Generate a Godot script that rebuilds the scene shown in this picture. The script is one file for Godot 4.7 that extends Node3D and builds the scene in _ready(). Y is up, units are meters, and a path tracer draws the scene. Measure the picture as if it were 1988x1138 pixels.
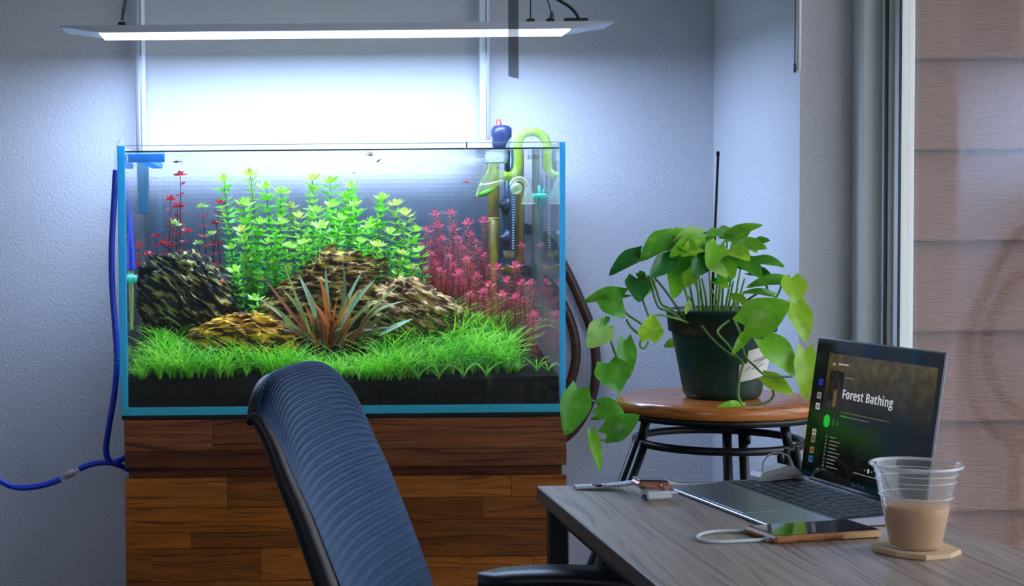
extends Node3D

const F := 2900.0                       # focal length in pixels of the 1988 x 1138 frame
const PP := Vector2(560, 569)           # where the optical axis meets the frame (the lens is shifted)
var cam_basis: Basis
var cam_at := Vector3(0, 1.10, 0)
var rng := RandomNumberGenerator.new()
var M := {}


# ---------------------------------------------------------------- where things stand
func at(px: float, py: float, d: float) -> Vector3:
	var ray: Vector3 = cam_basis * Vector3((px - PP.x) / F, (PP.y - py) / F, -1)
	return cam_at + ray * (d / -ray.z)

func on(px: float, py: float, h: float) -> Vector3:
	var ray: Vector3 = cam_basis * Vector3((px - PP.x) / F, (PP.y - py) / F, -1)
	return cam_at + ray * ((h - cam_at.y) / ray.y)


# ---------------------------------------------------------------- nodes
func lab(o: Node3D, label: String, category: String, group := "", kind := "") -> Node3D:
	if label: o.set_meta("label", label)
	if category: o.set_meta("category", category)
	if group: o.set_meta("group", group)
	if kind: o.set_meta("kind", kind)
	return o

func thing(called: String, base: Vector3, label: String, category: String, group := "") -> Node3D:
	var o := Node3D.new()
	o.name = called
	add_child(o, true)
	o.position = base
	return lab(o, label, category, group)

func world_of(o: Node) -> Transform3D:
	var t := Transform3D()
	while o is Node3D and o != self:
		t = o.transform * t
		o = o.get_parent()
	return t

# a mesh whose vertices are given in the scene's axes (or placed by xf)
func obj(called: String, what, m: Material, parent: Node3D = null, xf := Transform3D()) -> MeshInstance3D:
	var mi := MeshInstance3D.new()
	mi.name = called
	mi.mesh = what.commit() if what is SurfaceTool else what
	mi.material_override = m
	mi.cast_shadow = GeometryInstance3D.SHADOW_CASTING_SETTING_ON
	var p: Node3D = parent if parent else self
	p.add_child(mi, true)
	mi.transform = world_of(p).affine_inverse() * xf
	return mi

# the same, for a top-level thing of one mesh
func solo(called: String, st: SurfaceTool, m: Material, label: String, category: String, group := "") -> MeshInstance3D:
	var mi := obj(called, st, m)
	lab(mi, label, category, group)
	return mi

func struct(called: String, st, m: Material, parent: Node3D = null) -> MeshInstance3D:
	var mi := obj(called, st, m, parent)
	if parent == null: mi.set_meta("kind", "structure")
	return mi


# ---------------------------------------------------------------- materials
func rgb(r: float, g: float, b: float, a := 1.0) -> Color:
	return Color(r / 255.0, g / 255.0, b / 255.0, a)

func mat(c: Color, rough := 0.6, metal := 0.0, spec := 0.5) -> StandardMaterial3D:
	var m := StandardMaterial3D.new()
	m.albedo_color = c
	m.roughness = rough
	m.metallic = metal
	m.metallic_specular = spec
	return m

func pane(c: Color, alpha: float, rough := 0.0) -> StandardMaterial3D:
	var m := mat(Color(c.r, c.g, c.b, alpha), rough)
	m.transparency = BaseMaterial3D.TRANSPARENCY_ALPHA
	m.cull_mode = BaseMaterial3D.CULL_DISABLED
	return m

func leafy(c: Color, rough := 0.42, back := 0.55) -> StandardMaterial3D:
	var m := mat(c, rough)
	m.cull_mode = BaseMaterial3D.CULL_DISABLED
	m.backlight_enabled = true
	var lin := c.srgb_to_linear()
	var top := maxf(lin.r, maxf(lin.g, lin.b))
	m.backlight = Color(lin.r / top * back, lin.g / top * back, lin.b / top * back).linear_to_srgb()
	return m

func noise(freq: float, seed_: int, octaves := 3, kind := FastNoiseLite.TYPE_SIMPLEX_SMOOTH) -> FastNoiseLite:
	var n := FastNoiseLite.new()
	n.noise_type = kind
	n.frequency = freq
	n.seed = seed_
	n.fractal_octaves = octaves
	return n

func noise_tex(n: FastNoiseLite, size := 512, ramp: Gradient = null) -> NoiseTexture2D:
	var t := NoiseTexture2D.new()
	t.width = size
	t.height = size
	t.seamless = true
	t.noise = n
	if ramp: t.color_ramp = ramp
	return t

func ramp(stops: Array) -> Gradient:
	var g := Gradient.new()
	var o := PackedFloat32Array()
	var c := PackedColorArray()
	for s in stops:
		o.append(s[0])
		c.append(s[1])
	g.offsets = o
	g.colors = c
	return g

func tri_map(m: StandardMaterial3D, scale_: Vector3, offset := Vector3.ZERO) -> StandardMaterial3D:
	m.uv1_triplanar = true
	m.uv1_scale = scale_
	m.uv1_offset = offset
	m.uv1_triplanar_sharpness = 8.0
	return m

func bump(m: StandardMaterial3D, t: Texture2D, cm: float) -> StandardMaterial3D:
	m.heightmap_enabled = true
	m.heightmap_texture = t
	m.heightmap_scale = cm
	return m

# wood grain running along the picture's x, or along its y
func wood_tex(lo: Color, hi: Color, dark: Color, seed_: int, along_y := false) -> ImageTexture:
	var w := 640
	var h := 320
	var im := Image.create(h if along_y else w, w if along_y else h, false, Image.FORMAT_RGB8)
	var broad := noise(1.0, seed_, 2)
	var fine := noise(1.0, seed_ + 7, 3)
	var warp := noise(1.0, seed_ + 3, 2)
	for y in h:
		for x in w:
			var v: float = y + 13.0 * warp.get_noise_2d(x * 0.0035, y * 0.014)
			var ring: float = 0.5 + 0.5 * sin(v * 0.21 + 5.0 * broad.get_noise_2d(x * 0.002, v * 0.02))
			var fib: float = 0.5 + 0.5 * fine.get_noise_2d(x * 0.012, y * 0.55)
			var k: float = clampf(0.3 * ring + 0.7 * fib, 0, 1)
			var c := lo.lerp(hi, k)
			var d: float = fine.get_noise_2d(x * 0.004 + 90.0, v * 0.11)
			if d > 0.2: c = c.lerp(dark, clampf((d - 0.2) * 2.2, 0, 0.6))
			if along_y: im.set_pixel(y, x, c)
			else: im.set_pixel(x, y, c)
	return ImageTexture.create_from_image(im)


# ---------------------------------------------------------------- shapes
func st_new(smooth := false) -> SurfaceTool:
	var st := SurfaceTool.new()
	st.begin(Mesh.PRIMITIVE_TRIANGLES)
	st.set_smooth_group(0 if smooth else -1)
	return st

func fin(st: SurfaceTool) -> SurfaceTool:
	st.generate_normals()
	return st

func tri(st: SurfaceTool, a: Vector3, b: Vector3, c: Vector3, out: Vector3) -> void:
	st.add_vertex(a)
	if (c - a).cross(b - a).dot(out) < 0.0:
		st.add_vertex(c)
		st.add_vertex(b)
	else:
		st.add_vertex(b)
		st.add_vertex(c)

func quad(st: SurfaceTool, a: Vector3, b: Vector3, c: Vector3, d: Vector3, out: Vector3) -> void:
	tri(st, a, b, c, out)
	tri(st, a, c, d, out)

# a box with chamfered edges
func box(st: SurfaceTool, c: Vector3, s: Vector3, bev := 0.0, turn := Basis()) -> void:
	var h := s * 0.5
	bev = minf(bev, minf(h.x, minf(h.y, h.z)) * 0.9)
	var P := func(sx: int, sy: int, sz: int, face: int) -> Vector3:
		var v := Vector3(sx * (h.x - bev), sy * (h.y - bev), sz * (h.z - bev))
		v[face] += bev * [sx, sy, sz][face]
		return c + turn * v
	for f in 3:
		var g := (f + 1) % 3
		var k := (f + 2) % 3
		for s1 in [-1, 1]:
			var q := []
			for uv in [[-1, -1], [1, -1], [1, 1], [-1, 1]]:
				var sg := [0, 0, 0]
				sg[f] = s1
				sg[g] = uv[0]
				sg[k] = uv[1]
				q.append(P.call(sg[0], sg[1], sg[2], f))
			var o := Vector3.ZERO
			o[f] = s1
			quad(st, q[0], q[1], q[2], q[3], turn * o)
			if bev > 0.0:
				for s2 in [-1, 1]:      # the chamfer between faces f and g
					var e := []
					for s3 in [-1, 1]:
						var sg := [0, 0, 0]
						sg[f] = s1
						sg[g] = s2
						sg[k] = s3
						e.append([P.call(sg[0], sg[1], sg[2], f), P.call(sg[0], sg[1], sg[2], g)])
					var oo := Vector3.ZERO
					oo[f] = s1
					oo[g] = s2
					quad(st, e[0][0], e[0][1], e[1][1], e[1][0], turn * oo)
	if bev > 0.0:
		for sx in [-1, 1]:
			for sy in [-1, 1]:
				for sz in [-1, 1]:
					tri(st, P.call(sx, sy, sz, 0), P.call(sx, sy, sz, 1), P.call(sx, sy, sz, 2), turn * Vector3(sx, sy, sz))

func boxed(c: Vector3, s: Vector3, bev := 0.0, turn := Basis()) -> SurfaceTool:
	var st := st_new()
	box(st, c, s, bev, turn)
	return fin(st)

func span(x0: float, x1: float, y0: float, y1: float, z0: float, z1: float, bev := 0.0) -> SurfaceTool:
	return boxed(Vector3(x0 + x1, y0 + y1, z0 + z1) * 0.5, Vector3(absf(x1 - x0), absf(y1 - y0), absf(z1 - z0)), bev)

# a net of points; rows of equal length
func net(st: SurfaceTool, rows: Array, ring := false, flip := false) -> void:
	for i in rows.size() - 1:
		var a: PackedVector3Array = rows[i]
		var b: PackedVector3Array = rows[i + 1]
		var n := a.size()
		for j in (n if ring else n - 1):
			var k := (j + 1) % n
			var q := [a[j], a[k], b[k], b[j]]
			if flip: q.reverse()
			for t in [[0, 1, 2], [0, 2, 3]]:
				if q[t[0]].is_equal_approx(q[t[1]]) or q[t[1]].is_equal_approx(q[t[2]]) or q[t[0]].is_equal_approx(q[t[2]]): continue
				st.add_vertex(q[t[0]])
				st.add_vertex(q[t[1]])
				st.add_vertex(q[t[2]])

# a tube along points; r is one radius or one per point; squash flattens it along up
func tube(st: SurfaceTool, pts: Array, r, n := 8, caps := true) -> void:
	var rows := []
	var side := Vector3.ZERO
	for i in pts.size():
		var t: Vector3 = (pts[mini(i + 1, pts.size() - 1)] - pts[maxi(i - 1, 0)]).normalized()
		if i == 0:
			side = t.cross(Vector3.UP if absf(t.y) < 0.9 else Vector3.RIGHT).normalized()
		else:
			side = (side - t * side.dot(t)).normalized()
		var other := t.cross(side)
		var rr: float = r[i] if r is Array else r
		var row := PackedVector3Array()
		for k in n:
			var a := TAU * k / n
			row.append(pts[i] + (side * cos(a) + other * sin(a)) * rr)
		rows.append(row)
	if caps:
		var first := PackedVector3Array()
		var last := PackedVector3Array()
		for k in n:
			first.append(pts[0])
			last.append(pts[-1])
		rows.push_front(first)
		rows.push_back(last)
	net(st, rows, true)

func tubed(pts: Array, r, n := 8) -> SurfaceTool:
	var st := st_new(true)
	tube(st, pts, r, n)
	return fin(st)

# a smooth line through points
func curve(pts: Array, per := 8) -> Array:
	var out := []
	for i in pts.size() - 1:
		var p0: Vector3 = pts[maxi(i - 1, 0)]
		var p1: Vector3 = pts[i]
		var p2: Vector3 = pts[i + 1]
		var p3: Vector3 = pts[mini(i + 2, pts.size() - 1)]
		for k in per:
			out.append(p1.cubic_interpolate(p2, p0, p3, float(k) / per))
	out.append(pts[-1])
	return out

# a turned shape: profile of (radius, height) from the foot up
func lathe(st: SurfaceTool, prof: Array, c: Vector3, n := 32, turn := Basis()) -> void:
	var rows := []
	for p in prof:
		var row := PackedVector3Array()
		for k in n:
			var a := TAU * k / n
			row.append(c + turn * Vector3(cos(a) * p[0], p[1], sin(a) * p[0]))
		rows.append(row)
	net(st, rows, true)

func lathed(prof: Array, c: Vector3, n := 32, turn := Basis(), smooth := true) -> SurfaceTool:
	var st := st_new(smooth)
	lathe(st, prof, c, n, turn)
	return fin(st)

func ring_of(c: Vector3, ra: float, r: float, n := 40, m := 8, tilt := Basis()) -> SurfaceTool:
	var st := st_new(true)
	var rows := []
	for i in n + 1:
		var a := TAU * i / n
		var row := PackedVector3Array()
		for k in m:
			var b := TAU * k / m
			row.append(c + tilt * Vector3(cos(a) * (ra + r * cos(b)), r * sin(b), sin(a) * (ra + r * cos(b))))
		rows.append(row)
	net(st, rows, true)
	return fin(st)

# a leaf blade from base to tip. shape: 0 heart, 1 lance, 2 oval
func leaf(st: SurfaceTool, base: Vector3, tip: Vector3, width: float, facing: Vector3, fold := 0.25, arch := 0.12, shape := 0, n := 8) -> void:
	var ax := tip - base
	var len := ax.length()
	var side := ax.cross(facing).normalized()
	var up := side.cross(ax).normalized()
	var rows := []
	for i in n + 1:
		var s := float(i) / n
		var w: float
		if shape == 0: w = (sqrt(clampf(s / 0.3, 0, 1)) * 0.25 + 0.75 * pow(sin(PI * pow(s, 0.62)), 0.8)) * pow(1.0 - s, 0.18) if s < 1.0 else 0.0
		elif shape == 1: w = pow(sin(PI * pow(s, 0.8)), 0.8) if s < 1.0 else 0.0
		else: w = pow(sin(PI * s), 0.6) if s < 1.0 else 0.0
		if shape == 0 and i == 0: w = 0.5
		if shape > 0 and i == 0: w = 0.12
		var row := PackedVector3Array()
		for t in [-1.0, -0.55, 0.0, 0.55, 1.0]:
			var back: float = (0.16 * exp(-s * 7.0) * absf(t) if shape == 0 else 0.0)
			var p: Vector3 = base + ax * (s - back) + side * (t * w * width * 0.5)
			p += up * (arch * len * sin(PI * clampf(s * 0.9 + 0.05, 0, 1)) + fold * width * 0.5 * w * (absf(t) - 0.3 * t * t))
			row.append(p)
		rows.append(row)
	net(st, rows)

func tilt_to(dir: Vector3, spin := 0.0) -> Basis:
	var y := dir.normalized()
	var x := y.cross(Vector3.BACK if absf(y.z) < 0.9 else Vector3.RIGHT).normalized()
	return Basis(x, y, x.cross(y)) * Basis(Vector3.UP, spin)


func _ready() -> void:
	rng.seed = 7
	# ------------------------------------------------------------ camera
	cam_basis = Basis(Vector3.RIGHT, deg_to_rad(-2.325)) * Basis(Vector3.BACK, deg_to_rad(-0.5))
	var cam := Camera3D.new()
	cam.name = "camera"
	add_child(cam)
	cam.transform = Transform3D(cam_basis, cam_at)
	cam.near = 0.05
	cam.far = 60.0
	cam.projection = Camera3D.PROJECTION_FRUSTUM
	cam.size = 0.05 * 1138.0 / F
	cam.frustum_offset = Vector2((994.0 - PP.x) / F * 0.05, 0)
	cam.current = true
	# ------------------------------------------------------------ sky and exposure
	var sky_m := ProceduralSkyMaterial.new()
	sky_m.sky_top_color = rgb(214, 222, 236)
	sky_m.sky_horizon_color = rgb(228, 232, 238)
	sky_m.ground_bottom_color = rgb(120, 122, 118)
	sky_m.ground_horizon_color = rgb(190, 194, 196)
	sky_m.sky_energy_multiplier = 2.0
	sky_m.ground_energy_multiplier = 1.7
	var env := Environment.new()
	env.background_mode = Environment.BG_SKY
	env.sky = Sky.new()
	env.sky.sky_material = sky_m
	env.background_energy_multiplier = 1.0
	env.tonemap_mode = Environment.TONE_MAPPER_LINEAR
	env.tonemap_exposure = 1.0
	env.sdfgi_enabled = true
	env.ssao_enabled = true
	env.ssil_enabled = true
	var we := WorldEnvironment.new()
	we.name = "environment"
	we.environment = env
	add_child(we)
	materials()
	room()
	outside()
	tank_lamp()
	cabinet()
	tank()
	aquascape()
	equipment()
	hoop()
	stool()
	pothos()
	desk()
	laptop()
	desk_things()
	office_chair()


func materials() -> void:
	var peel := noise_tex(noise(0.055, 3, 3), 512)
	M.wall = bump(tri_map(mat(rgb(206, 208, 214), 0.72, 0, 0.4), Vector3.ONE * 4.0), peel, 0.09)
	M.light_absorber = mat(rgb(66, 68, 76), 0.85)  # unseen front wall, kept dark to cut glass reflections and ambient light
	M.jamb = bump(tri_map(mat(rgb(206, 208, 214), 0.72, 0, 0.4), Vector3.ONE * 3.0), peel, 0.1)
	M.ceiling = mat(rgb(225, 225, 225), 0.9)
	M.floor = bump(tri_map(mat(rgb(84, 78, 74), 0.95), Vector3.ONE * 4.0), noise_tex(noise(0.2, 5, 2), 256), 0.5)
	M.vinyl = mat(rgb(226, 232, 230), 0.35)
	M.gasket = mat(rgb(40, 46, 52), 0.6)
	M.window_glass = pane(rgb(235, 245, 245), 0.02)
	M.outer_glass = pane(rgb(235, 245, 245), 0.02)
	M.outer_glass.metallic_specular = 0.25
	M.tank_glass = pane(rgb(225, 245, 245), 0.01)
	M.tank_glass.metallic_specular = 0.38
	M.shade_film = mat(rgb(20, 62, 86, 0.19), 0.6, 0, 0.1)  # dark tint standing in for the shade behind the tank
	M.shade_film.transparency = BaseMaterial3D.TRANSPARENCY_ALPHA
	M.water = pane(rgb(225, 240, 245), 0.005)
	M.water.metallic_specular = 0.5
	M.side_glass = pane(rgb(225, 245, 245), 0.01)
	M.edge = leafy(rgb(90, 205, 235), 0.15, 0.9)
	M.seam = leafy(rgb(80, 205, 230), 0.15, 0.7)
	M.black = mat(rgb(16, 18, 21), 0.5)
	M.black_metal = mat(rgb(20, 24, 28), 0.35, 0.3)
	M.rubber = mat(rgb(12, 12, 14), 0.8)
	M.alu = mat(rgb(205, 210, 222), 0.35, 0.35)
	M.white = mat(rgb(235, 238, 240), 0.4)
	M.hose = mat(rgb(24, 66, 214), 0.3)
	M.teal = leafy(rgb(60, 205, 180), 0.25, 0.5)


func room() -> void:
	# room: x -2.4 .. 1.004, z -3.515 .. 1.6, ceiling 2.5
	struct("wall_back", span(-2.6, 1.18, -0.1, 2.6, -3.515, -3.70), M.wall)
	struct("wall_right", span(1.0, 1.18, -0.1, 2.6, -3.515, -2.923), M.jamb)
	struct("wall_right", span(1.004, 1.18, -0.1, 2.6, -0.30, 1.75), M.jamb)
	struct("wall_right", span(1.004, 1.18, 2.2, 2.6, -2.923, -0.30), M.jamb)
	struct("wall_left", span(-2.6, -2.4, -0.1, 2.6, -3.515, 1.75), M.wall)
	# the unseen wall behind the camera, with a window added for fill daylight
	for q in [[-2.4, -2.2, -0.1, 2.6], [-1.2, 1.004, -0.1, 2.6], [-2.2, -1.2, -0.1, 0.9], [-2.2, -1.2, 2.2, 2.6]]:
		struct("wall_front", span(q[0], q[1], q[2], q[3], 1.6, 1.75), M.light_absorber)
	var w2 := Node3D.new()
	w2.name = "added_window_2"
	add_child(w2)
	w2.position = Vector3(-1.7, 1.5, 1.68)
	w2.set_meta("kind", "structure")
	w2.set_meta("label", "unseen window added in the wall behind the camera for fill daylight")
	for q in [[-2.2, -2.14, 0.9, 2.2], [-1.26, -1.2, 0.9, 2.2], [-2.14, -1.26, 0.9, 0.96], [-2.14, -1.26, 2.14, 2.2]]:
		struct("window_frame", span(q[0], q[1], q[2], q[3], 1.64, 1.71, 0.003), M.vinyl, w2)
	struct("glass_pane", span(-2.14, -1.26, 0.96, 2.14, 1.673, 1.677), M.window_glass, w2)
	struct("floor", span(-2.6, 1.18, -0.12, 0.0, -3.7, 1.75), M.floor)
	struct("ceiling", span(-2.4, 1.004, 2.5, 2.62, -3.515, 1.6), M.ceiling)
	# the glass door in the right-hand wall, its frame stepping back to the pane
	var w := Node3D.new()
	w.name = "window_1"
	add_child(w)
	w.position = Vector3(1.14, 0, -1.6)
	w.set_meta("kind", "structure")
	w.set_meta("label", "tall sliding window with pale vinyl frame beside the plant")
	for e in [[-2.923, -2.871, 1.102], [-2.871, -2.840, 1.137], [-2.840, -2.812, 1.148], [-0.30, -0.38, 1.102], [-0.38, -0.44, 1.137]]:
		struct("window_frame", span(e[2], 1.178, 0.0, 2.2, e[0], e[1], 0.003), M.vinyl, w)
	struct("window_frame", span(1.10, 1.178, 2.12, 2.2, -2.80, -0.45, 0.003), M.vinyl, w)
	struct("window_frame", span(1.10, 1.178, 0.0, 0.06, -2.80, -0.45, 0.003), M.vinyl, w)
	struct("gasket", span(1.1485, 1.152, 0.05, 2.13, -2.826, -2.8105), M.gasket, w)
	struct("gasket", span(1.1345, 1.138, 0.05, 2.13, -2.848, -2.8385), M.gasket, w)
	struct("glass_pane", span(1.153, 1.157, 0.05, 2.13, -2.815, -0.40), M.window_glass, w)
	struct("glass_pane", span(1.169, 1.173, 0.05, 2.13, -2.815, -0.40), M.outer_glass, w)
	# the wand and the tilt cord of the blind
	var p := at(1553, 100, 2.775)
	var wand := thing("blind_wand", Vector3(p.x, 1.37, p.z), "white square blind wand hanging at the wall corner beside the window", "blind wand")
	var top := Vector3(p.x + 0.004, 2.42, p.z)
	var foot := at(1550, 137, 2.775)
	obj("rod", tubed([foot, top], 0.0042, 6), M.white, wand)
	obj("hook", boxed(top + Vector3(0, 0.01, 0), Vector3(0.012, 0.03, 0.012), 0.002), M.white, wand)
	var cord := thing("blind_pull", at(1543, 135, 2.78), "thin grey blind cord with small metal weight beside the wand", "blind pull")
	obj("cord", tubed([at(1543, 128, 2.78), Vector3(at(1543, 128, 2.78).x + 0.004, 2.42, -2.78)], 0.0012, 6), mat(rgb(120, 130, 145), 0.5), cord)
	obj("weight", lathed([[0, -0.009], [0.003, -0.008], [0.0032, 0.004], [0.0015, 0.009], [0, 0.009]], at(1543, 132, 2.78), 12), mat(rgb(130, 135, 145), 0.3, 0.8), cord)
	var rail := thing("blind_rail", Vector3(0.955, 2.42, -1.7), "white blind head rail above the window, out of frame", "blind rail")
	obj("rail", span(0.93, 1.0, 2.42, 2.48, -2.85, -0.35, 0.004), M.white, rail)


func outside() -> void:
	struct("ground", span(1.18, 9.0, -0.3, -0.12, -9.0, 6.0), mat(rgb(120, 116, 110), 0.9))
	struct("added_roof_outside", span(1.18, 2.3, 2.62, 2.72, -9.0, 3.0), mat(rgb(150, 140, 130), 0.9))  # unseen porch roof, added to shade the upper siding and the jamb
	var grain := noise_tex(noise(0.02, 21, 4), 512)
	var sd := bump(tri_map(mat(rgb(146, 112, 98), 0.75, 0, 0.3), Vector3(1.6, 22, 1.6)), grain, 0.6)
	var body := Node3D.new()
	body.name = "wall_outside"
	add_child(body)
	body.set_meta("kind", "structure")
	body.set_meta("label", "tan lap-sided house wall seen through the window")
	struct("sheathing", span(1.19, 5.0, -0.15, 3.2, -3.14, -3.3), sd, body)
	var y0: float = at(1850, 990, 3.12).y
	var y1: float = at(1850, 115, 3.12).y
	var step := (y1 - y0) / 5.0
	for k in range(-4, 11):
		var yb := y0 + step * k
		if yb > 3.0: break
		# a lapped board: thick at its lower lip, thin where the next one covers it
		var prof := [Vector2(yb, -3.138), Vector2(yb, -3.104), Vector2(yb + 0.004, -3.101), Vector2(yb + step + 0.02, -3.130), Vector2(yb + step + 0.02, -3.138)]
		var st := st_new()
		var xa := 1.182
		var xb := 5.0
		for i in prof.size():
			var a: Vector2 = prof[i]
			var b: Vector2 = prof[(i + 1) % prof.size()]
			var o := Vector3(0, -(b.y - a.y), b.x - a.x)
			quad(st, Vector3(xa, a.x, a.y), Vector3(xb, a.x, a.y), Vector3(xb, b.x, b.y), Vector3(xa, b.x, b.y), o)
		for i in range(1, prof.size() - 1):
			for e in [[xa, -1], [xb, 1]]:
				tri(st, Vector3(e[0], prof[0].x, prof[0].y), Vector3(e[0], prof[i].x, prof[i].y), Vector3(e[0], prof[i + 1].x, prof[i + 1].y), Vector3(e[1], 0, 0))
		struct("siding_board", fin(st), sd, body)


func tank_lamp() -> void:
	var c := Vector3(0.105, 1.52, -3.2)
	var t := thing("aquarium_lamp", c, "long white aquarium lamp with swept thin ends hanging above the tank", "lamp")
	var zf := -3.145
	var zb := -3.255
	# outline of the housing, front view: flat top, underside swept up into thin tips
	var top: float = at(640, 45, 3.145).y
	var low: float = at(640, 59, 3.145).y
	var xl: float = at(117, 55, 3.145).x
	var xr: float = at(1193, 43, 3.145).x
	var prof := []
	for k in 41:
		var s := k / 40.0
		var x: float = lerpf(xl, xr, s)
		var e: float = minf(x - xl, xr - x)
		var q: float = smoothstep(0.0, 0.09, e)
		prof.append([x, top - 0.0035 - (top - low - 0.0035) * q, top])
	var st := st_new(true)
	var rows := []
	for p in prof:
		rows.append(PackedVector3Array([Vector3(p[0], p[2], zf), Vector3(p[0], p[1], zf - 0.004), Vector3(p[0], p[1], zb + 0.004), Vector3(p[0], p[2], zb)]))
	st.set_smooth_group(-1)
	net(st, rows, true)
	for e in [0, 40]:
		quad(st, rows[e][0], rows[e][1], rows[e][2], rows[e][3], Vector3(-1 if e == 0 else 1, 0, 0))
	obj("housing", fin(st), M.alu, t)
	var s0: float = at(192, 62, 3.15).x
	var s1: float = at(1108, 60, 3.15).x
	var glow := mat(rgb(240, 245, 255), 0.4)
	glow.emission_enabled = true
	glow.emission = rgb(232, 240, 255)
	glow.emission_energy_multiplier = 1.6
	obj("light_panel", span(s0, s1, low - 0.0035, low, zf - 0.005, zb + 0.006, 0.001), glow, t)
	var al := AreaLight3D.new()
	al.name = "lamp_light"
	t.add_child(al)
	al.transform = t.transform.affine_inverse() * Transform3D(Basis(Vector3.RIGHT, -PI / 2), Vector3((s0 + s1) / 2, low - 0.005, (zf + zb) / 2))
	al.area_size = Vector2(s1 - s0 - 0.01, 0.095)
	al.light_color = Color(0.46, 0.63, 1.0).linear_to_srgb()
	al.light_energy = 2.0
	al.area_range = 12.0
	al.shadow_enabled = true
	for px in [237, 1030, 1068, 1118]:
		var y: float = top
		obj("clip", boxed(Vector3(at(px, 43, 3.19).x, y + 0.006, -3.19), Vector3(0.016 if px != 1118 else 0.05, 0.012, 0.014), 0.002), M.black, t)
	obj("hanging_wire", tubed([at(235, 40, 3.19), at(243, -10, 3.19), at(248, -420, 3.19)], 0.0012, 6), M.black, t)
	obj("hanging_wire", tubed([at(238, 40, 3.19), at(247, -10, 3.19), at(252, -420, 3.19)], 0.0012, 6), M.black, t)
	obj("hanging_wire", tubed([at(1030, 40, 3.19), at(1031, -420, 3.19)], 0.0013, 6), M.black, t)
	obj("hanging_wire", tubed(curve([at(1071, 36, 3.19), at(1069, 20, 3.19), at(1061, -5, 3.19), at(1052, -30, 3.19), at(1042, -90, 3.19), at(1040, -420, 3.19)], 5), 0.0013, 6), M.black, t)
	obj("wire_gripper", lathed([[0, 0], [0.005, 0.001], [0.005, 0.012], [0.0035, 0.013], [0.0035, 0.02], [0, 0.02]], at(1071, 41, 3.19), 12), mat(rgb(120, 126, 140), 0.3, 0.8), t)
	obj("power_cable", tubed(curve([at(1124, 38, 3.19), at(1118, 26, 3.19), at(1104, 12, 3.19), at(1084, 0, 3.19), at(1060, -16, 3.19), at(1030, -60, 3.19), at(1010, -420, 3.19)], 6), 0.0032, 8), M.black, t)
	# the two clear stand poles behind the tank
	var pole_m := mat(rgb(236, 238, 244), 0.2, 0.1)
	for q in [[267, 288, 279, "left", 415], [930, 953, 945, "", 300]]:
		var a: Vector3 = at((q[0] + q[1]) * 0.5 - (3 if q[4] == 415 else 0), 280, 3.482)
		var b: Vector3 = at(a.x, q[4], 3.482)
		b = at((q[0] + q[1]) * 0.5, q[4], 3.482)
		var pl := thing("stand_pole", Vector3(a.x, b.y, a.z), "bright metal lamp pole behind the tank above its %s" % ("red feathery stems and blue hose" if q[4] == 415 else "glass pipes and heater"), "pole")
		obj("pole", tubed([Vector3(a.x, b.y, a.z), Vector3(a.x, 2.498, a.z)], 0.0122, 16), pole_m, pl)
		obj("groove", boxed(Vector3(a.x + 0.002, (b.y + 2.49) / 2, a.z + 0.0117), Vector3(0.003, 2.49 - b.y, 0.002), 0.0006), mat(rgb(150, 158, 175), 0.3, 0.5), pl)
	# a smoke-grey strip hanging before the lamp
	var s := mat(rgb(34, 36, 42, 0.5), 0.5, 0, 0.1)
	s.transparency = BaseMaterial3D.TRANSPARENCY_ALPHA
	var za := 2.95
	var k := st_new()
	var p0 := at(987, 148, za)
	var p1 := at(1007, 153, za)
	for zz in [0.0, -0.001]:
		var d := Vector3(0, 0, zz)
		quad(k, p0 + d, p1 + d, Vector3(p1.x, 2.5, p1.z) + d, Vector3(p0.x, 2.5, p0.z) + d, Vector3(0, 0, 1 if zz == 0.0 else -1))
	solo("hanging_strip", fin(k), s, "translucent smoke-grey strip hanging down in front of the lamp", "strip")


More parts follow.
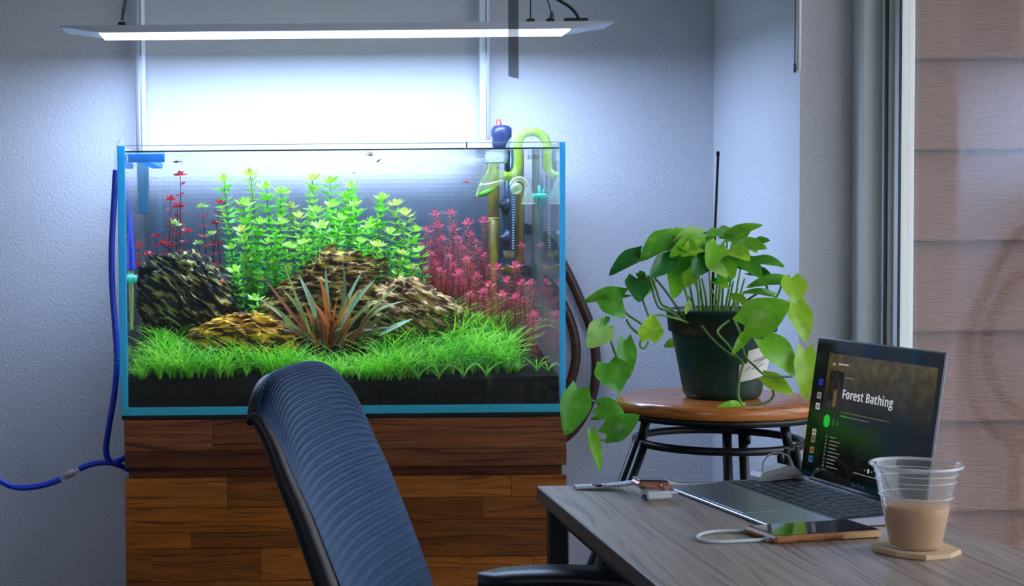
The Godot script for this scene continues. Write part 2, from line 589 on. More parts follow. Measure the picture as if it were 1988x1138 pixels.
func cabinet() -> void:
	var zf := -3.0
	var xl := -0.334
	var xr := 0.559
	var t := thing("aquarium_cabinet", Vector3(0.112, 0, -3.22), "warm brown wooden cabinet of joined staves under the aquarium", "cabinet")
	var woods := []
	for k in 4:
		var m := mat(Color.WHITE, 0.42, 0, 0.35)
		m.albedo_texture = wood_tex(rgb(118, 70, 28), rgb(180, 110, 46), rgb(70, 36, 14), 11 + k * 5)
		m.albedo_color = [rgb(255, 250, 240), rgb(215, 205, 195), rgb(245, 235, 215), rgb(190, 178, 168)][k]
		woods.append(tri_map(m, Vector3(1.1, 3.2, 1.1), Vector3(k * 0.31, k * 0.17, 0)))
	var darks := []
	for k in 3:
		var m := mat(Color.WHITE, 0.4, 0, 0.35)
		m.albedo_texture = wood_tex(rgb(98, 58, 38), rgb(158, 98, 64), rgb(52, 30, 20), 71 + k * 5)
		m.albedo_color = [rgb(255, 250, 245), rgb(225, 215, 210), rgb(180, 168, 165)][k]
		darks.append(tri_map(m, Vector3(1.1, 3.2, 1.1), Vector3(k * 0.41, k * 0.23, 0)))
	var dim: Material = darks[2]
	obj("carcass", span(xl + 0.006, xr - 0.006, 0.02, 0.722, zf - 0.022, -3.46), dim, t)
	# upper fascia: two rows of staves; then a finger groove; then two doors of staves
	var Y := func(py: float) -> float: return at(660, py, 3.0).y
	var top := 0.724
	var g0: float = Y.call(907)
	var g1: float = Y.call(926)
	var fa := obj("fascia", span(xl + 0.001, xr - 0.001, g0 + 0.001, top - 0.001, zf - 0.012, zf - 0.022), darks[0], t)
	var mid: float = Y.call(873)
	for e in [[xl, -0.155, mid, top, 0], [-0.155, 0.12, mid, top, 1], [0.12, xr, mid, top, 0], [xl, 0.06, g0, mid, 2], [0.06, xr, g0, mid, 1]]:
		obj("stave", span(e[0] + 0.0003, e[1] - 0.0003, e[2] + 0.0003, e[3] - 0.0003, zf, zf - 0.012, 0.0007), darks[e[4]], fa)
	obj("groove", span(xl + 0.008, xr - 0.008, g1, g0, zf - 0.017, zf - 0.024), darks[2], t)
	var cx: float = at(667, 1000, 3.0).x
	var set_l := [926, 984, 1032, 1063, 1127, 1190, 1260, 1330, 1420]
	var set_r := [926, 968, 1010, 1083, 1140, 1200, 1260, 1330, 1420]
	for s in 2:
		var a := xl if s == 0 else cx + 0.001
		var b := cx - 0.001 if s == 0 else xr
		var d := obj("door", span(a + 0.001, b - 0.001, 0.03, g1 - 0.001, zf - 0.012, zf - 0.022), woods[0], t)
		var ys: Array = set_l if s == 0 else set_r
		for i in ys.size() - 1:
			var hi: float = Y.call(ys[i])
			var lo: float = maxf(0.03, Y.call(ys[i + 1]))
			var cut: float = [0.47, 0.78, 0.3, 0.62, 0.4, 0.7, 0.25, 0.5][i] if s == 0 else [0.75, 0.62, 0.2, 0.85, 0.35, 0.6, 0.45, 0.7][i]
			var xc := lerpf(a, b, cut)
			for h in 2:
				var k: int = [0, 1, 2, 0, 2, 3, 1, 0, 3, 2][(i * 2 + h + s * 3) % 10]
				obj("stave", span((a if h == 0 else xc) + 0.0003, (xc if h == 0 else b) - 0.0003, lo + 0.0004, hi - 0.0004, zf, zf - 0.012, 0.0007), woods[k], d)
	obj("plinth", span(xl + 0.03, xr - 0.03, 0.0, 0.03, zf - 0.05, -3.44), M.black, t)
	solo("foam_mat", span(xl - 0.004, xr, 0.7245, 0.7325, zf + 0.001, -3.452, 0.001), M.rubber, "thin black foam mat between aquarium and wooden cabinet", "mat")


func tank() -> void:
	var x0 := -0.341
	var x1 := 0.557
	var y0 := 0.733
	var y1 := 1.276
	var z0 := -3.0
	var z1 := -3.45
	var g := 0.010
	var t := thing("aquarium", Vector3((x0 + x1) / 2, y0, -3.225), "rimless rectangular glass aquarium with bright blue edges on the cabinet", "aquarium")
	obj("front_pane", span(x0 + 0.016, x1 - 0.011, y0 + 0.017, y1, z0, z0 - g), M.tank_glass, t)
	obj("back_pane", span(x0 + g, x1 - g, y0 + g, y1, z1, z1 + g), M.tank_glass, t)
	obj("side_pane", span(x0, x0 + g, y0 + g, y1, z0 - g - 0.002, z1), M.side_glass, t)
	obj("side_pane", span(x1 - g, x1, y0 + g, y1, z0 - g - 0.002, z1), M.side_glass, t)
	obj("bottom_pane", span(x0, x1, y0, y0 + g, z0 - g - 0.001, z1), M.tank_glass, t)
	# dark sheets added on the back pane, tops staggered to imitate fading shade
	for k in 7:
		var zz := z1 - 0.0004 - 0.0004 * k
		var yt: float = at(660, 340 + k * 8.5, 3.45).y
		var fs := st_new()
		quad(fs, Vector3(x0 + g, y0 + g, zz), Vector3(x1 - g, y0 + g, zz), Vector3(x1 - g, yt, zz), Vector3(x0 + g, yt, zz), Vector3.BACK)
		obj("shade_sheet", fin(fs), M.shade_film, t)
	# blue glass edges that show along the front
	obj("glass_edge", span(x0, x0 + 0.0155, y0, y1, z0 + 0.0005, z0 - g, 0.001), M.edge, t)
	obj("glass_edge", span(x1 - 0.0105, x1, y0, y1, z0 + 0.0005, z0 - g, 0.001), M.edge, t)
	obj("glass_edge", span(x0 + 0.0155, x1 - 0.0105, y0, y0 + 0.0165, z0 + 0.0005, z0 - g, 0.001), M.seam, t)
	obj("rim", span(x0 + 0.0155, x1 - 0.0105, y1, y1 + 0.001, z0, z0 - g), mat(rgb(200, 222, 232), 0.1), t)
	# water: a closed body, with the dark line where its surface meets the front pane
	var w := obj("water", span(x0 + g + 0.0006, x1 - g - 0.0006, y0 + 0.04, 1.2655, z0 - g - 0.0006, z1 + g + 0.0006), M.water)
	lab(w, "clear water filling the aquarium almost to its rim", "water", "", "stuff")
	obj("waterline", span(x0 + 0.016, x1 - 0.011, 1.2635, 1.2665, z0 - g - 0.0002, z0 - g - 0.003), mat(rgb(58, 84, 92), 0.2), w)


# how high the soil stands at a place
func soil_y(x: float, z: float) -> float:
	var d := clampf((-z - 3.012) / 0.42, 0, 1)
	var hill := exp(-pow((x - 0.30) / 0.14, 2.0)) * 0.055 * smoothstep(0.1, 0.55, d)
	var left := exp(-pow((x + 0.25) / 0.12, 2.0)) * 0.03 * smoothstep(0.1, 0.5, d)
	return 0.800 + 0.065 * d + hill + left - 0.004 * sin(x * 9.0)


func rock(called: String, outline: Array, d: float, thick: float, m: Material, label: String, seed_: int, rough := 0.012, slant := 0.0) -> void:
	var pts := []
	var c := Vector3.ZERO
	for p in outline:
		var q := at(p[0], p[1], d)
		pts.append(q)
		c += q
	c /= pts.size()
	# outline as distance by angle
	var N := 88
	var R := []
	for i in N:
		var a := TAU * i / N
		var dir := Vector2(cos(a), sin(a))
		var best := 0.0
		for j in pts.size():
			var p := Vector2(pts[j].x - c.x, pts[j].y - c.y)
			var q := Vector2(pts[(j + 1) % pts.size()].x - c.x, pts[(j + 1) % pts.size()].y - c.y)
			var hit = Geometry2D.segment_intersects_segment(Vector2.ZERO, dir * 2.0, p, q)
			if hit != null: best = maxf(best, hit.length())
		R.append(best if best > 0 else 0.02)
	var n1 := noise(26.0, seed_, 3, FastNoiseLite.TYPE_SIMPLEX)
	n1.fractal_type = FastNoiseLite.FRACTAL_RIDGED
	var n2 := noise(95.0, seed_ + 1, 3)
	var turn := Basis(Vector3.BACK, slant)
	var inv := turn.inverse()
	var rows := []
	for k in 52:
		var front := k < 36
		var s: float = k / 35.0 if front else (51.0 - k) / 16.0
		var row := PackedVector3Array()
		for i in N:
			var a := TAU * i / N
			var rr: float = R[i] * s
			var depth: float = thick * sqrt(maxf(0.0, 1.0 - pow(s, 2.3))) * (1.0 if front else -1.0)
			var p := c + Vector3(cos(a) * rr, sin(a) * rr, depth)
			var l := inv * (p - c)
			var q := Vector3(l.x * 0.38, l.y, l.z) + c
			var h := n1.get_noise_3dv(q) * rough + n2.get_noise_3dv(q) * rough * 0.45
			var out := Vector3(cos(a) * s, sin(a) * s, (1.0 - s * 0.5) * (1.0 if front else -1.0)).normalized()
			var e := p + out * h
			e.x = clampf(e.x, -0.328, 0.544)
			row.append(inv * (e - c))
		rows.append(row)
	var st := st_new(true)
	net(st, rows, true)
	fin(st)
	var mi := obj(called, st, m, null, Transform3D(turn, c))
	lab(mi, label, "rock")


func rock_mat(stops: Array, seed_: int, stretch: float) -> StandardMaterial3D:
	var n := noise(0.012, seed_, 5)
	var m := mat(Color.WHITE, 0.8, 0, 0.3)
	m.albedo_texture = noise_tex(n, 512, ramp(stops))
	tri_map(m, Vector3(6.0 * stretch, 12, 10))
	return bump(m, noise_tex(noise(0.06, seed_ + 5, 4), 512), 0.25)


func whorl(k: int, len: float, wid: float, elev: float, seed_: int, shape := 2, tiers := 1) -> ArrayMesh:
	var r := RandomNumberGenerator.new()
	r.seed = seed_
	var st := st_new(true)
	for t in tiers:
		for i in k:
			var a := TAU * (i + 0.5 * t + r.randf_range(-0.18, 0.18)) / k
			var e := elev + 0.5 * t + r.randf_range(-0.3, 0.3)
			var L := len * r.randf_range(0.75, 1.1) * (1.0 - 0.2 * t)
			var d := Vector3(cos(a) * cos(e), sin(e), sin(a) * cos(e))
			var up := Vector3(-cos(a) * sin(e), cos(e), -sin(a) * sin(e))
			up = up.rotated(d, r.randf_range(-0.9, 0.9))
			leaf(st, d * 0.001 + Vector3(0, 0.002 * t, 0), d * L + Vector3(0, 0.002 * t, 0), wid * r.randf_range(0.85, 1.1), up, 0.2, -0.06, shape, 5)
	fin(st)
	return st.commit()


# a stem with leaves in whorls: thing > stem, leaf_whorl ...
func leafy_stem(called: String, foot: Vector3, head: Vector3, count: int, meshes: Array, mats: Array, stem_m: Material, size: float, label: String, category: String, group: String) -> void:
	var t := thing(called, foot, label, category, group)
	var bend := Vector3(rng.randf_range(-0.012, 0.012), 0, rng.randf_range(-0.01, 0.01))
	var pts := []
	for i in 7:
		var s := i / 6.0
		pts.append(foot.lerp(head, s) + bend * sin(PI * s))
	obj("stem", tubed(pts, [0.0016, 0.0015, 0.0014, 0.0013, 0.0012, 0.0011, 0.0008], 5), stem_m, t)
	for i in count:
		var s := 0.12 + 0.88 * (i + 1.0) / count
		var f := s * 6.0
		var j := mini(int(f), 5)
		var p: Vector3 = pts[j].lerp(pts[j + 1], f - j)
		var dir: Vector3 = (pts[j + 1] - pts[j]).normalized()
		var crown := i == count - 1
		var mesh: Mesh = meshes[0] if crown else meshes[1 + rng.randi() % (meshes.size() - 1)]
		var k := size * rng.randf_range(0.85, 1.15) * (1.0 if crown else lerpf(0.75, 1.0, s))
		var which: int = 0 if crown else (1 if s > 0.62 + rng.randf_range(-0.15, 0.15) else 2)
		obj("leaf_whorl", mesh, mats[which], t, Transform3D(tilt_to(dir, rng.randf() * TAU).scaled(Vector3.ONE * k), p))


func aquascape() -> void:
	# ------------------------------------------------------------ soil
	var nx := 70
	var nz := 24
	var st := st_new(true)
	var rows := []
	var gn := noise(60.0, 4, 2)
	for j in nz + 1:
		var z: float = lerpf(-3.0125, -3.438, float(j) / nz)
		var row := PackedVector3Array()
		for i in nx + 1:
			var x: float = lerpf(-0.329, 0.545, float(i) / nx)
			row.append(Vector3(x, soil_y(x, z) + 0.002 * gn.get_noise_2d(x, z), z))
		rows.append(row)
	net(st, rows)
	st.set_smooth_group(-1)
	for i in nx:
		for e in [0, nz]:
			var a: Vector3 = rows[e][i]
			var b: Vector3 = rows[e][i + 1]
			quad(st, a, b, Vector3(b.x, 0.7435, b.z), Vector3(a.x, 0.7435, a.z), Vector3(0, 0, 1 if e == 0 else -1))
	for j in nz:
		for e in [0, nx]:
			var a: Vector3 = rows[j][e]
			var b: Vector3 = rows[j + 1][e]
			quad(st, a, b, Vector3(b.x, 0.7435, b.z), Vector3(a.x, 0.7435, a.z), Vector3(-1 if e == 0 else 1, 0, 0))
	var sm := mat(Color.WHITE, 0.9, 0, 0.2)
	sm.albedo_texture = noise_tex(noise(0.16, 31, 2), 512, ramp([[0.0, rgb(14, 13, 11)], [0.55, rgb(38, 32, 25)], [1.0, rgb(112, 96, 74)]]))
	tri_map(sm, Vector3.ONE * 6.0)
	bump(sm, noise_tex(noise(0.14, 32, 2), 512), 0.5)
	lab(obj("soil", fin(st), sm), "dark granular soil bed along the bottom of the aquarium", "soil", "", "stuff")
	# ------------------------------------------------------------ rocks
	var left := rock_mat([[0.0, rgb(18, 22, 26)], [0.5, rgb(36, 39, 42)], [0.6, rgb(72, 70, 46)], [0.7, rgb(162, 158, 84)], [1.0, rgb(184, 178, 108)]], 41, 0.45)
	rock("rock", [[276, 528], [290, 510], [306, 499], [330, 504], [353, 502], [376, 498], [392, 505], [408, 514], [425, 530], [438, 545], [455, 566], [474, 592], [478, 625], [430, 655], [330, 665], [285, 640], [270, 580]], 3.26, 0.075, left, "tall dark rock with yellow streaks beneath the red stems", 5, 0.026, -0.62)
	var yellow := rock_mat([[0.0, rgb(60, 36, 14)], [0.4, rgb(96, 60, 20)], [0.5, rgb(176, 120, 28)], [0.62, rgb(232, 180, 40)], [1.0, rgb(240, 196, 70)]], 51, 0.5)
	rock("rock", [[370, 651], [374, 638], [408, 626], [446, 615], [490, 613], [522, 613], [550, 626], [575, 645], [580, 690], [460, 700], [385, 680]], 3.13, 0.05, yellow, "low golden yellow rock lying in the short grass", 9, 0.016, -0.1)
	var brown := rock_mat([[0.0, rgb(30, 24, 18)], [0.42, rgb(74, 56, 38)], [0.52, rgb(120, 92, 52)], [0.62, rgb(186, 160, 70)], [1.0, rgb(206, 176, 96)]], 61, 0.5)
	rock("rock", [[468, 618], [497, 598], [534, 563], [557, 547], [588, 534], [607, 512], [624, 494], [644, 487], [660, 494], [680, 490], [697, 505], [719, 499], [738, 502], [745, 522], [755, 560], [760, 640], [700, 690], [560, 690], [480, 670]], 3.25, 0.07, brown, "peaked brown rock with mossy top behind the bronze plant", 14, 0.026, -0.05)
	var tan_ := rock_mat([[0.0, rgb(44, 32, 22)], [0.4, rgb(104, 76, 46)], [0.52, rgb(176, 138, 88)], [0.64, rgb(214, 178, 112)], [1.0, rgb(226, 196, 140)]], 81, 0.42)
	rock("rock", [[735, 566], [761, 549], [796, 545], [826, 558], [846, 571], [862, 584], [889, 598], [890, 640], [840, 680], [740, 690], [700, 650], [705, 600]], 3.20, 0.06, tan_, "sloping tan rock descending towards the red thicket", 23, 0.022, -0.42)
	# ------------------------------------------------------------ grass: arching blades in tufts
	var tuft := st_new(true)
	var r := RandomNumberGenerator.new()
	r.seed = 99
	for i in 8:
		var a := TAU * i / 8.0 + r.randf_range(-0.3, 0.3)
		var L := r.randf_range(0.056, 0.112)
		var sag := r.randf_range(0.15, 0.62)
		var go := r.randf_range(0.35, 0.95)
		var pts := []
		for k in 6:
			var s := k / 5.0
			var out := (0.2 * s + 0.8 * s * s) * go
			pts.append(Vector3(cos(a) * out, s - sag * s * s, sin(a) * out) * L)
		var side := Vector3(-sin(a), 0, cos(a))
		var rows2 := []
		for k in 6:
			var w: float = 0.0017 * (1.0 - pow(k / 5.0, 2.0) * 0.9)
			rows2.append(PackedVector3Array([pts[k] - side * w, pts[k] + Vector3(0, 0.0004, 0), pts[k] + side * w]))
		net(tuft, rows2)
	fin(tuft)
	var tm: ArrayMesh = tuft.commit()
	var gm := leafy(Color.WHITE, 0.45, 0.8)
	gm.vertex_color_use_as_albedo = true
	var xf := []
	var cl := []
	r.seed = 12
	while xf.size() < 950:
		var x := r.randf_range(-0.322, 0.47)
		var z := r.randf_range(-3.02, -3.30)
		var px: float = 560.0 + x * F / -z
		var d := -z - 3.0
		if d < 0.03 and px > 780 and r.randf() < 0.75: continue
		if px > 1035 - d * 60: continue
		if px > 355 and px < 590 and d > 0.1: continue
		if px > 580 and px < 740 and d > 0.12: continue
		if px > 265 and px < 470 and d > 0.19: continue
		if d < 0.045 and x > 0.26: continue
		var up := r.randf_range(0.7, 1.15)
		if px > 590 and px < 720: up *= 0.75
		if px > 780: up *= 1.05
		up *= clampf(0.42 + (x + 0.322) / 0.09, 0.42, 1.0)
		var b := Basis(Vector3.UP, r.randf() * TAU) * Basis(Vector3.RIGHT, r.randf_range(-0.25, 0.25))
		xf.append(Transform3D(b.scaled(Vector3.ONE * up), Vector3(x, soil_y(x, z) - 0.002, z)))
		var k := r.randf()
		cl.append(Color(0.05, 0.40, 0.012).lerp(Color(0.32, 0.85, 0.03), k) if r.randf() < 0.8 else Color(0.45, 0.85, 0.08))
	var mm := MultiMesh.new()
	mm.transform_format = MultiMesh.TRANSFORM_3D
	mm.use_colors = true
	mm.mesh = tm
	mm.instance_count = xf.size()
	for i in xf.size():
		mm.set_instance_transform(i, xf[i])
		mm.set_instance_color(i, cl[i])
	var g := MultiMeshInstance3D.new()
	g.name = "grass"
	g.multimesh = mm
	g.material_override = gm
	add_child(g)
	lab(g, "bright green underwater grass carpeting the front of the aquarium", "grass", "", "stuff")
	# the separate sprigs rooted along the bare soil at the front
	var sprig_m := leafy(rgb(140, 214, 70), 0.45, 0.6)
	var k0 := 0
	for q in [[775, 738], [812, 742], [852, 744], [900, 742], [944, 744], [1004, 736], [1042, 738], [1064, 745]]:
		var p := at(q[0], q[1] + 4, 3.022 if k0 < 5 else 3.05)
		p.y = soil_y(p.x, p.z) - 0.001
		var s := thing("grass_sprig", p, "%s grass sprig from the bare corner along the tank's front soil edge" % ["eighth", "seventh", "sixth", "fifth", "fourth", "third", "second", "first"][k0], "sprig", "grass sprigs on the bare soil")
		for i in 5:
			var a := TAU * i / 5.0 + k0
			var L := rng.randf_range(0.034, 0.062) * (0.62 if k0 == 7 else 1.0)
			var pts := []
			for k in 6:
				var u := k / 5.0
				var bd := 0.35 + rng.randf_range(0.0, 0.1) + 0.9 * u
				pts.append(p + Vector3(cos(a) * sin(bd) * u * 0.75, cos(bd * 0.75) * u, sin(a) * 0.3 * sin(bd) * u) * L)
			var ls := st_new(true)
			tube(ls, pts, [0.0015, 0.0016, 0.0015, 0.0013, 0.0009, 0.0002], 4)
			obj("blade", fin(ls), sprig_m, s)
		k0 += 1
	# ------------------------------------------------------------ bronze rosette plant before the rocks
	var cr := thing("bronze_plant", at(640, 668, 3.12), "bronze and olive rosette plant with long narrow leaves before the rocks", "water plant")
	var cm := {"o": leafy(rgb(176, 96, 28), 0.4, 0.5), "b": leafy(rgb(110, 62, 26), 0.4, 0.4), "g": leafy(rgb(110, 128, 62), 0.4, 0.4), "p": leafy(rgb(150, 182, 140), 0.35, 0.4), "d": leafy(rgb(58, 66, 34), 0.45, 0.3), "y": leafy(rgb(190, 150, 40), 0.4, 0.5)}
	var L := [[612, 655, 550, 509, 9, "g", 0], [610, 650, 509, 532, 10, "b", 0.02], [600, 660, 493, 574, 11, "g", 0.03], [622, 640, 578, 532, 12, "p", 0.03], [640, 640, 632, 518, 10, "p", 0.0], [632, 650, 617, 534, 16, "o", 0.03], [640, 650, 663, 505, 9, "d", -0.02],
		[650, 640, 704, 526, 11, "p", 0.02], [655, 640, 731, 541, 11, "p", 0.03], [652, 650, 702, 560, 14, "y", 0.05], [660, 650, 732, 576, 11, "g", 0.04], [640, 655, 664, 638, 10, "p", 0.06], [690, 650, 731, 622, 10, "g", 0.05], [600, 668, 520, 640, 9, "b", 0.05],
		[610, 665, 590, 590, 14, "o", 0.05], [600, 665, 580, 600, 12, "b", 0.05], [628, 664, 600, 580, 12, "o", 0.05], [636, 664, 628, 575, 13, "o", 0.05], [646, 664, 655, 580, 13, "o", 0.05], [655, 660, 672, 566, 12, "b", 0.04], [620, 668, 616, 610, 12, "b", 0.06], [690, 640, 779, 551, 10, "g", 0.05],
		[735, 640, 802, 619, 13, "p", 0.05], [700, 645, 790, 586, 10, "g", 0.05], [680, 660, 760, 600, 10, "d", 0.05], [690, 660, 745, 590, 10, "b", 0.05], [575, 655, 560, 622, 9, "g", 0.06], [600, 640, 545, 560, 9, "g", 0.03], [640, 672, 600, 660, 10, "p", 0.06], [660, 672, 700, 640, 9, "d", 0.07], [710, 668, 735, 655, 9, "p", 0.06], [585, 664, 540, 600, 9, "d", 0.05], [648, 668, 690, 600, 11, "o", 0.06], [700, 660, 775, 640, 10, "d", 0.04]]
	for i in 22:
		var a := rng.randf_range(-1.45, 1.45)
		var len := rng.randf_range(38, 74)
		var bx := 640 + sin(a) * 30
		L.append([bx, 660, bx + sin(a) * len * 1.2, 656 - cos(a) * len, rng.randf_range(8, 13), ["o", "b", "b", "g", "d", "b"][i % 6], rng.randf_range(0.03, 0.07)])
	for q in L:
		var z0 := 3.14
		var b := at(q[0], q[1] + 12, z0)
		var e := at(q[2], q[3], z0 - q[6] + rng.randf_range(-0.01, 0.02))
		var ls := st_new(true)
		leaf(ls, b, e, q[4] / F * 3.1 * 1.1, Vector3(rng.randf_range(-0.8, 0.8), 0.9, 0.75), 0.28, rng.randf_range(-0.04, 0.26), 1, 9)
		obj("leaf", fin(ls), cm[q[5]], cr)
	# ------------------------------------------------------------ green stem plants
	var crown := whorl(5, 0.028, 0.0082, 0.38, 1, 1, 3)
	var open1 := whorl(5, 0.030, 0.0084, 0.42, 2, 1)
	var open2 := whorl(6, 0.028, 0.0082, 0.2, 3, 1)
	var open3 := whorl(6, 0.026, 0.0080, 0.65, 4, 1)
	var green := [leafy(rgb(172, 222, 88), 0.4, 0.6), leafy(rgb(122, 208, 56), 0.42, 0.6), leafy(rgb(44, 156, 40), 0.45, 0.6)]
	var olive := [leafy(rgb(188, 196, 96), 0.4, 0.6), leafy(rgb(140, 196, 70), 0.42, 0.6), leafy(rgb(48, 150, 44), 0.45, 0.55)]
	var gst := mat(rgb(60, 110, 48), 0.5)
	var tops := [[435, 350, 3.33], [486, 338, 3.36], [517, 362, 3.34], [474, 396, 3.27], [546, 372, 3.36], [607, 346, 3.36], [641, 352, 3.38], [682, 362, 3.36], [545, 432, 3.24], [582, 420, 3.27], [612, 408, 3.30], [690, 396, 3.30], [741, 384, 3.34], [768, 396, 3.33], [660, 424, 3.25], [626, 440, 3.23], [716, 440, 3.24], [789, 416, 3.31],
		[806, 446, 3.28], [758, 452, 3.23], [700, 470, 3.22], [734, 476, 3.21], [815, 484, 3.24], [560, 478, 3.22], [504, 432, 3.28], [470, 446, 3.25], [646, 398, 3.33], [520, 470, 3.24], [590, 470, 3.22], [780, 490, 3.22], [450, 480, 3.30], [480, 500, 3.27], [530, 510, 3.24], [556, 520, 3.26], [500, 540, 3.27], [458, 524, 3.22], [496, 580, 3.19], [800, 520, 3.26], [770, 530, 3.26], [720, 430, 3.36], [670, 380, 3.38], [565, 400, 3.38]]
	var n := 0
	for q in tops:
		var head := at(q[0], q[1] + 4, q[2])
		var low: float = head.x + rng.randf_range(-0.02, 0.02) + (0.02 if q[0] < 520 else (-0.02 if q[0] > 740 else 0.0))
		var z: float = -minf(q[2] + 0.015, 3.41)
		var foot := Vector3(low, soil_y(low, z) - 0.004, z)
		var tall := head.y - foot.y
		var cnt := maxi(3, int(tall / 0.0145))
		var where := "between the dark rock and the peaked rock" if q[0] < 560 else ("rising behind the peaked brown rock" if q[0] < 720 else "above the sloping tan rock beside the red thicket")
		var lbl := ("olive-tipped leafy stem plant " if n % 4 == 1 else ("pale-crowned bright green stem plant " if q[1] < 400 else "low bright green leafy stem plant ")) + where
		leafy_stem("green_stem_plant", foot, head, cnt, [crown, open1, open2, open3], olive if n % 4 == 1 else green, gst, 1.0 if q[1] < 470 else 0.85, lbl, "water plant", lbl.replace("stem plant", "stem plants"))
		n += 1
	# ------------------------------------------------------------ sparse red stems above the dark rock
	var rcrown := whorl(5, 0.021, 0.0085, 0.3, 11, 2, 2)
	var ropen := whorl(4, 0.022, 0.0075, 0.2, 12)
	var ropen2 := whorl(4, 0.019, 0.0075, 0.35, 13)
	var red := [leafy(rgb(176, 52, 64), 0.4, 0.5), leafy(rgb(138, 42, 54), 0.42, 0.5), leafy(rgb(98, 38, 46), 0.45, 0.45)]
	var mixed := [leafy(rgb(176, 214, 110), 0.4, 0.6), leafy(rgb(190, 70, 66), 0.42, 0.5), leafy(rgb(128, 100, 58), 0.45, 0.5)]
	var rst := mat(rgb(66, 36, 42), 0.5)
	n = 0
	for q in [[350, 336, 3.36], [331, 384, 3.34], [345, 398, 3.37], [392, 398, 3.35], [428, 392, 3.36], [363, 446, 3.33], [338, 432, 3.35], [270, 474, 3.34], [256, 464, 3.38], [302, 456, 3.36], [410, 452, 3.34], [385, 470, 3.36], [318, 470, 3.34], [290, 492, 3.33], [420, 430, 3.38], [264, 510, 3.30]]:
		var head := at(q[0], q[1] + 4, q[2])
		var low: float = head.x + rng.randf_range(-0.02, 0.008) - (0.02 if n == 0 else 0.0)
		low = maxf(low, -0.32)
		var z: float = -minf(q[2] + 0.01, 3.41)
		var foot := Vector3(low, soil_y(low, z) - 0.004, z)
		var cnt := maxi(4, int((head.y - foot.y) / 0.024))
		var mix: bool = n in [3, 6, 10, 11]
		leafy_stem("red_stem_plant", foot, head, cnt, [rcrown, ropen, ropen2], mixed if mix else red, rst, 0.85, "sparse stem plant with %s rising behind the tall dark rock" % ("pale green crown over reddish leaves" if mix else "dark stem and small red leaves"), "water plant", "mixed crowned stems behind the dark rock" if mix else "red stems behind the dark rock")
		n += 1
	# ------------------------------------------------------------ the red feathery thicket
	var needle_m := [leafy(rgb(214, 100, 104), 0.45, 0.6), leafy(rgb(190, 84, 80), 0.45, 0.6), leafy(rgb(216, 126, 104), 0.45, 0.6)]
	var tip_m := leafy(rgb(230, 104, 128), 0.42, 0.6)
	var nst := mat(rgb(84, 40, 36), 0.6)
	var plumes := []
	for v in 3:
		var ps := st_new(true)
		r.seed = 300 + v
		for w in 34:
			var y := w / 34.0
			for i in 10:
				var a := TAU * (i + r.randf()) / 8.0
				var e := r.randf_range(-0.1, 0.5)
				var d := Vector3(cos(a) * cos(e), sin(e), sin(a) * cos(e)) * r.randf_range(0.012, 0.022)
				var s := Vector3(-sin(a), 0, cos(a)) * 0.00085
				var b := Vector3(0, y * 0.2, 0)
				var m1 := b + d * 0.55 + Vector3(0, 0.0008, 0)
				tri(ps, b, m1 - s, m1 + s, Vector3.UP)
				tri(ps, m1 - s, b + d, m1 + s, Vector3.UP)
		fin(ps)
		plumes.append(ps.commit())
	var plume_tip := whorl(9, 0.020, 0.0022, 0.35, 21, 1, 4)
	var heads := [[845, 410, 3.36], [876, 408, 3.35], [907, 428, 3.33], [829, 442, 3.34], [940, 424, 3.37], [858, 458, 3.31], [890, 456, 3.30], [925, 462, 3.31], [838, 486, 3.29], [872, 490, 3.28], [906, 496, 3.27], [940, 490, 3.30], [855, 520, 3.27], [890, 526, 3.26], [925, 530, 3.25], [826, 520, 3.31], [965, 516, 3.24], [1000, 512, 3.24], [1012, 470, 3.36], [1012, 545, 3.22], [950, 548, 3.22], [975, 566, 3.19], [912, 566, 3.19],
		[938, 560, 3.20], [1030, 544, 3.26], [1000, 572, 3.20], [1035, 606, 3.18], [985, 540, 3.23], [880, 440, 3.37], [850, 434, 3.38], [915, 450, 3.38], [838, 465, 3.36], [868, 475, 3.36], [898, 475, 3.36], [932, 478, 3.37], [950, 510, 3.33], [845, 505, 3.34], [880, 508, 3.33], [913, 512, 3.33], [835, 540, 3.30], [865, 545, 3.29], [900, 545, 3.29], [1018, 580, 3.25], [1042, 560, 3.33], [820, 470, 3.38], [855, 480, 3.39]]
	for q in heads:
		var head := at(q[0], q[1] + 6, q[2])
		var z: float = -minf(q[2] + 0.012, 3.41)
		var low: float = clampf(head.x + rng.randf_range(-0.012, 0.012), -0.3, 0.525)
		var foot := Vector3(low, soil_y(low, z) - 0.004, z)
		var fl := "feathery red stem plant " + ("right of the heater, below the ribbed hose" if q[0] > 960 else ("low at the front of the red thicket above the grass" if q[1] > 510 else ("tall at the back of the red thicket near the pipes" if q[1] < 445 else "in the middle of the red needle-leaved thicket")))
		var t := thing("feathery_red_plant", foot, fl, "water plant", fl.replace("stem plant", "stem plants"))
		obj("stem", tubed([foot, foot.lerp(head, 0.5) + Vector3(rng.randf_range(-0.004, 0.004), 0, 0), head], 0.0011, 5), nst, t)
		var tall := foot.distance_to(head)
		var up := tilt_to(head - foot, rng.randf() * TAU)
		var fol := obj("foliage", plumes[rng.randi() % 3], needle_m[rng.randi() % 3], t, Transform3D(up * Basis.from_scale(Vector3(1.05, tall * 0.99 / 0.2, 1.05)), foot))
		fol.set_meta("kind", "stuff")
		obj("tip", plume_tip, tip_m, t, Transform3D(up.scaled(Vector3.ONE * (rng.randf_range(0.55, 0.9) if q[1] > 445 and q[1] < 512 else rng.randf_range(0.85, 1.2))), head - Vector3(0, 0.003, 0)))
	# ------------------------------------------------------------ fish
	var fdark := mat(rgb(70, 62, 60), 0.4)
	var fred := mat(rgb(210, 70, 44), 0.4)
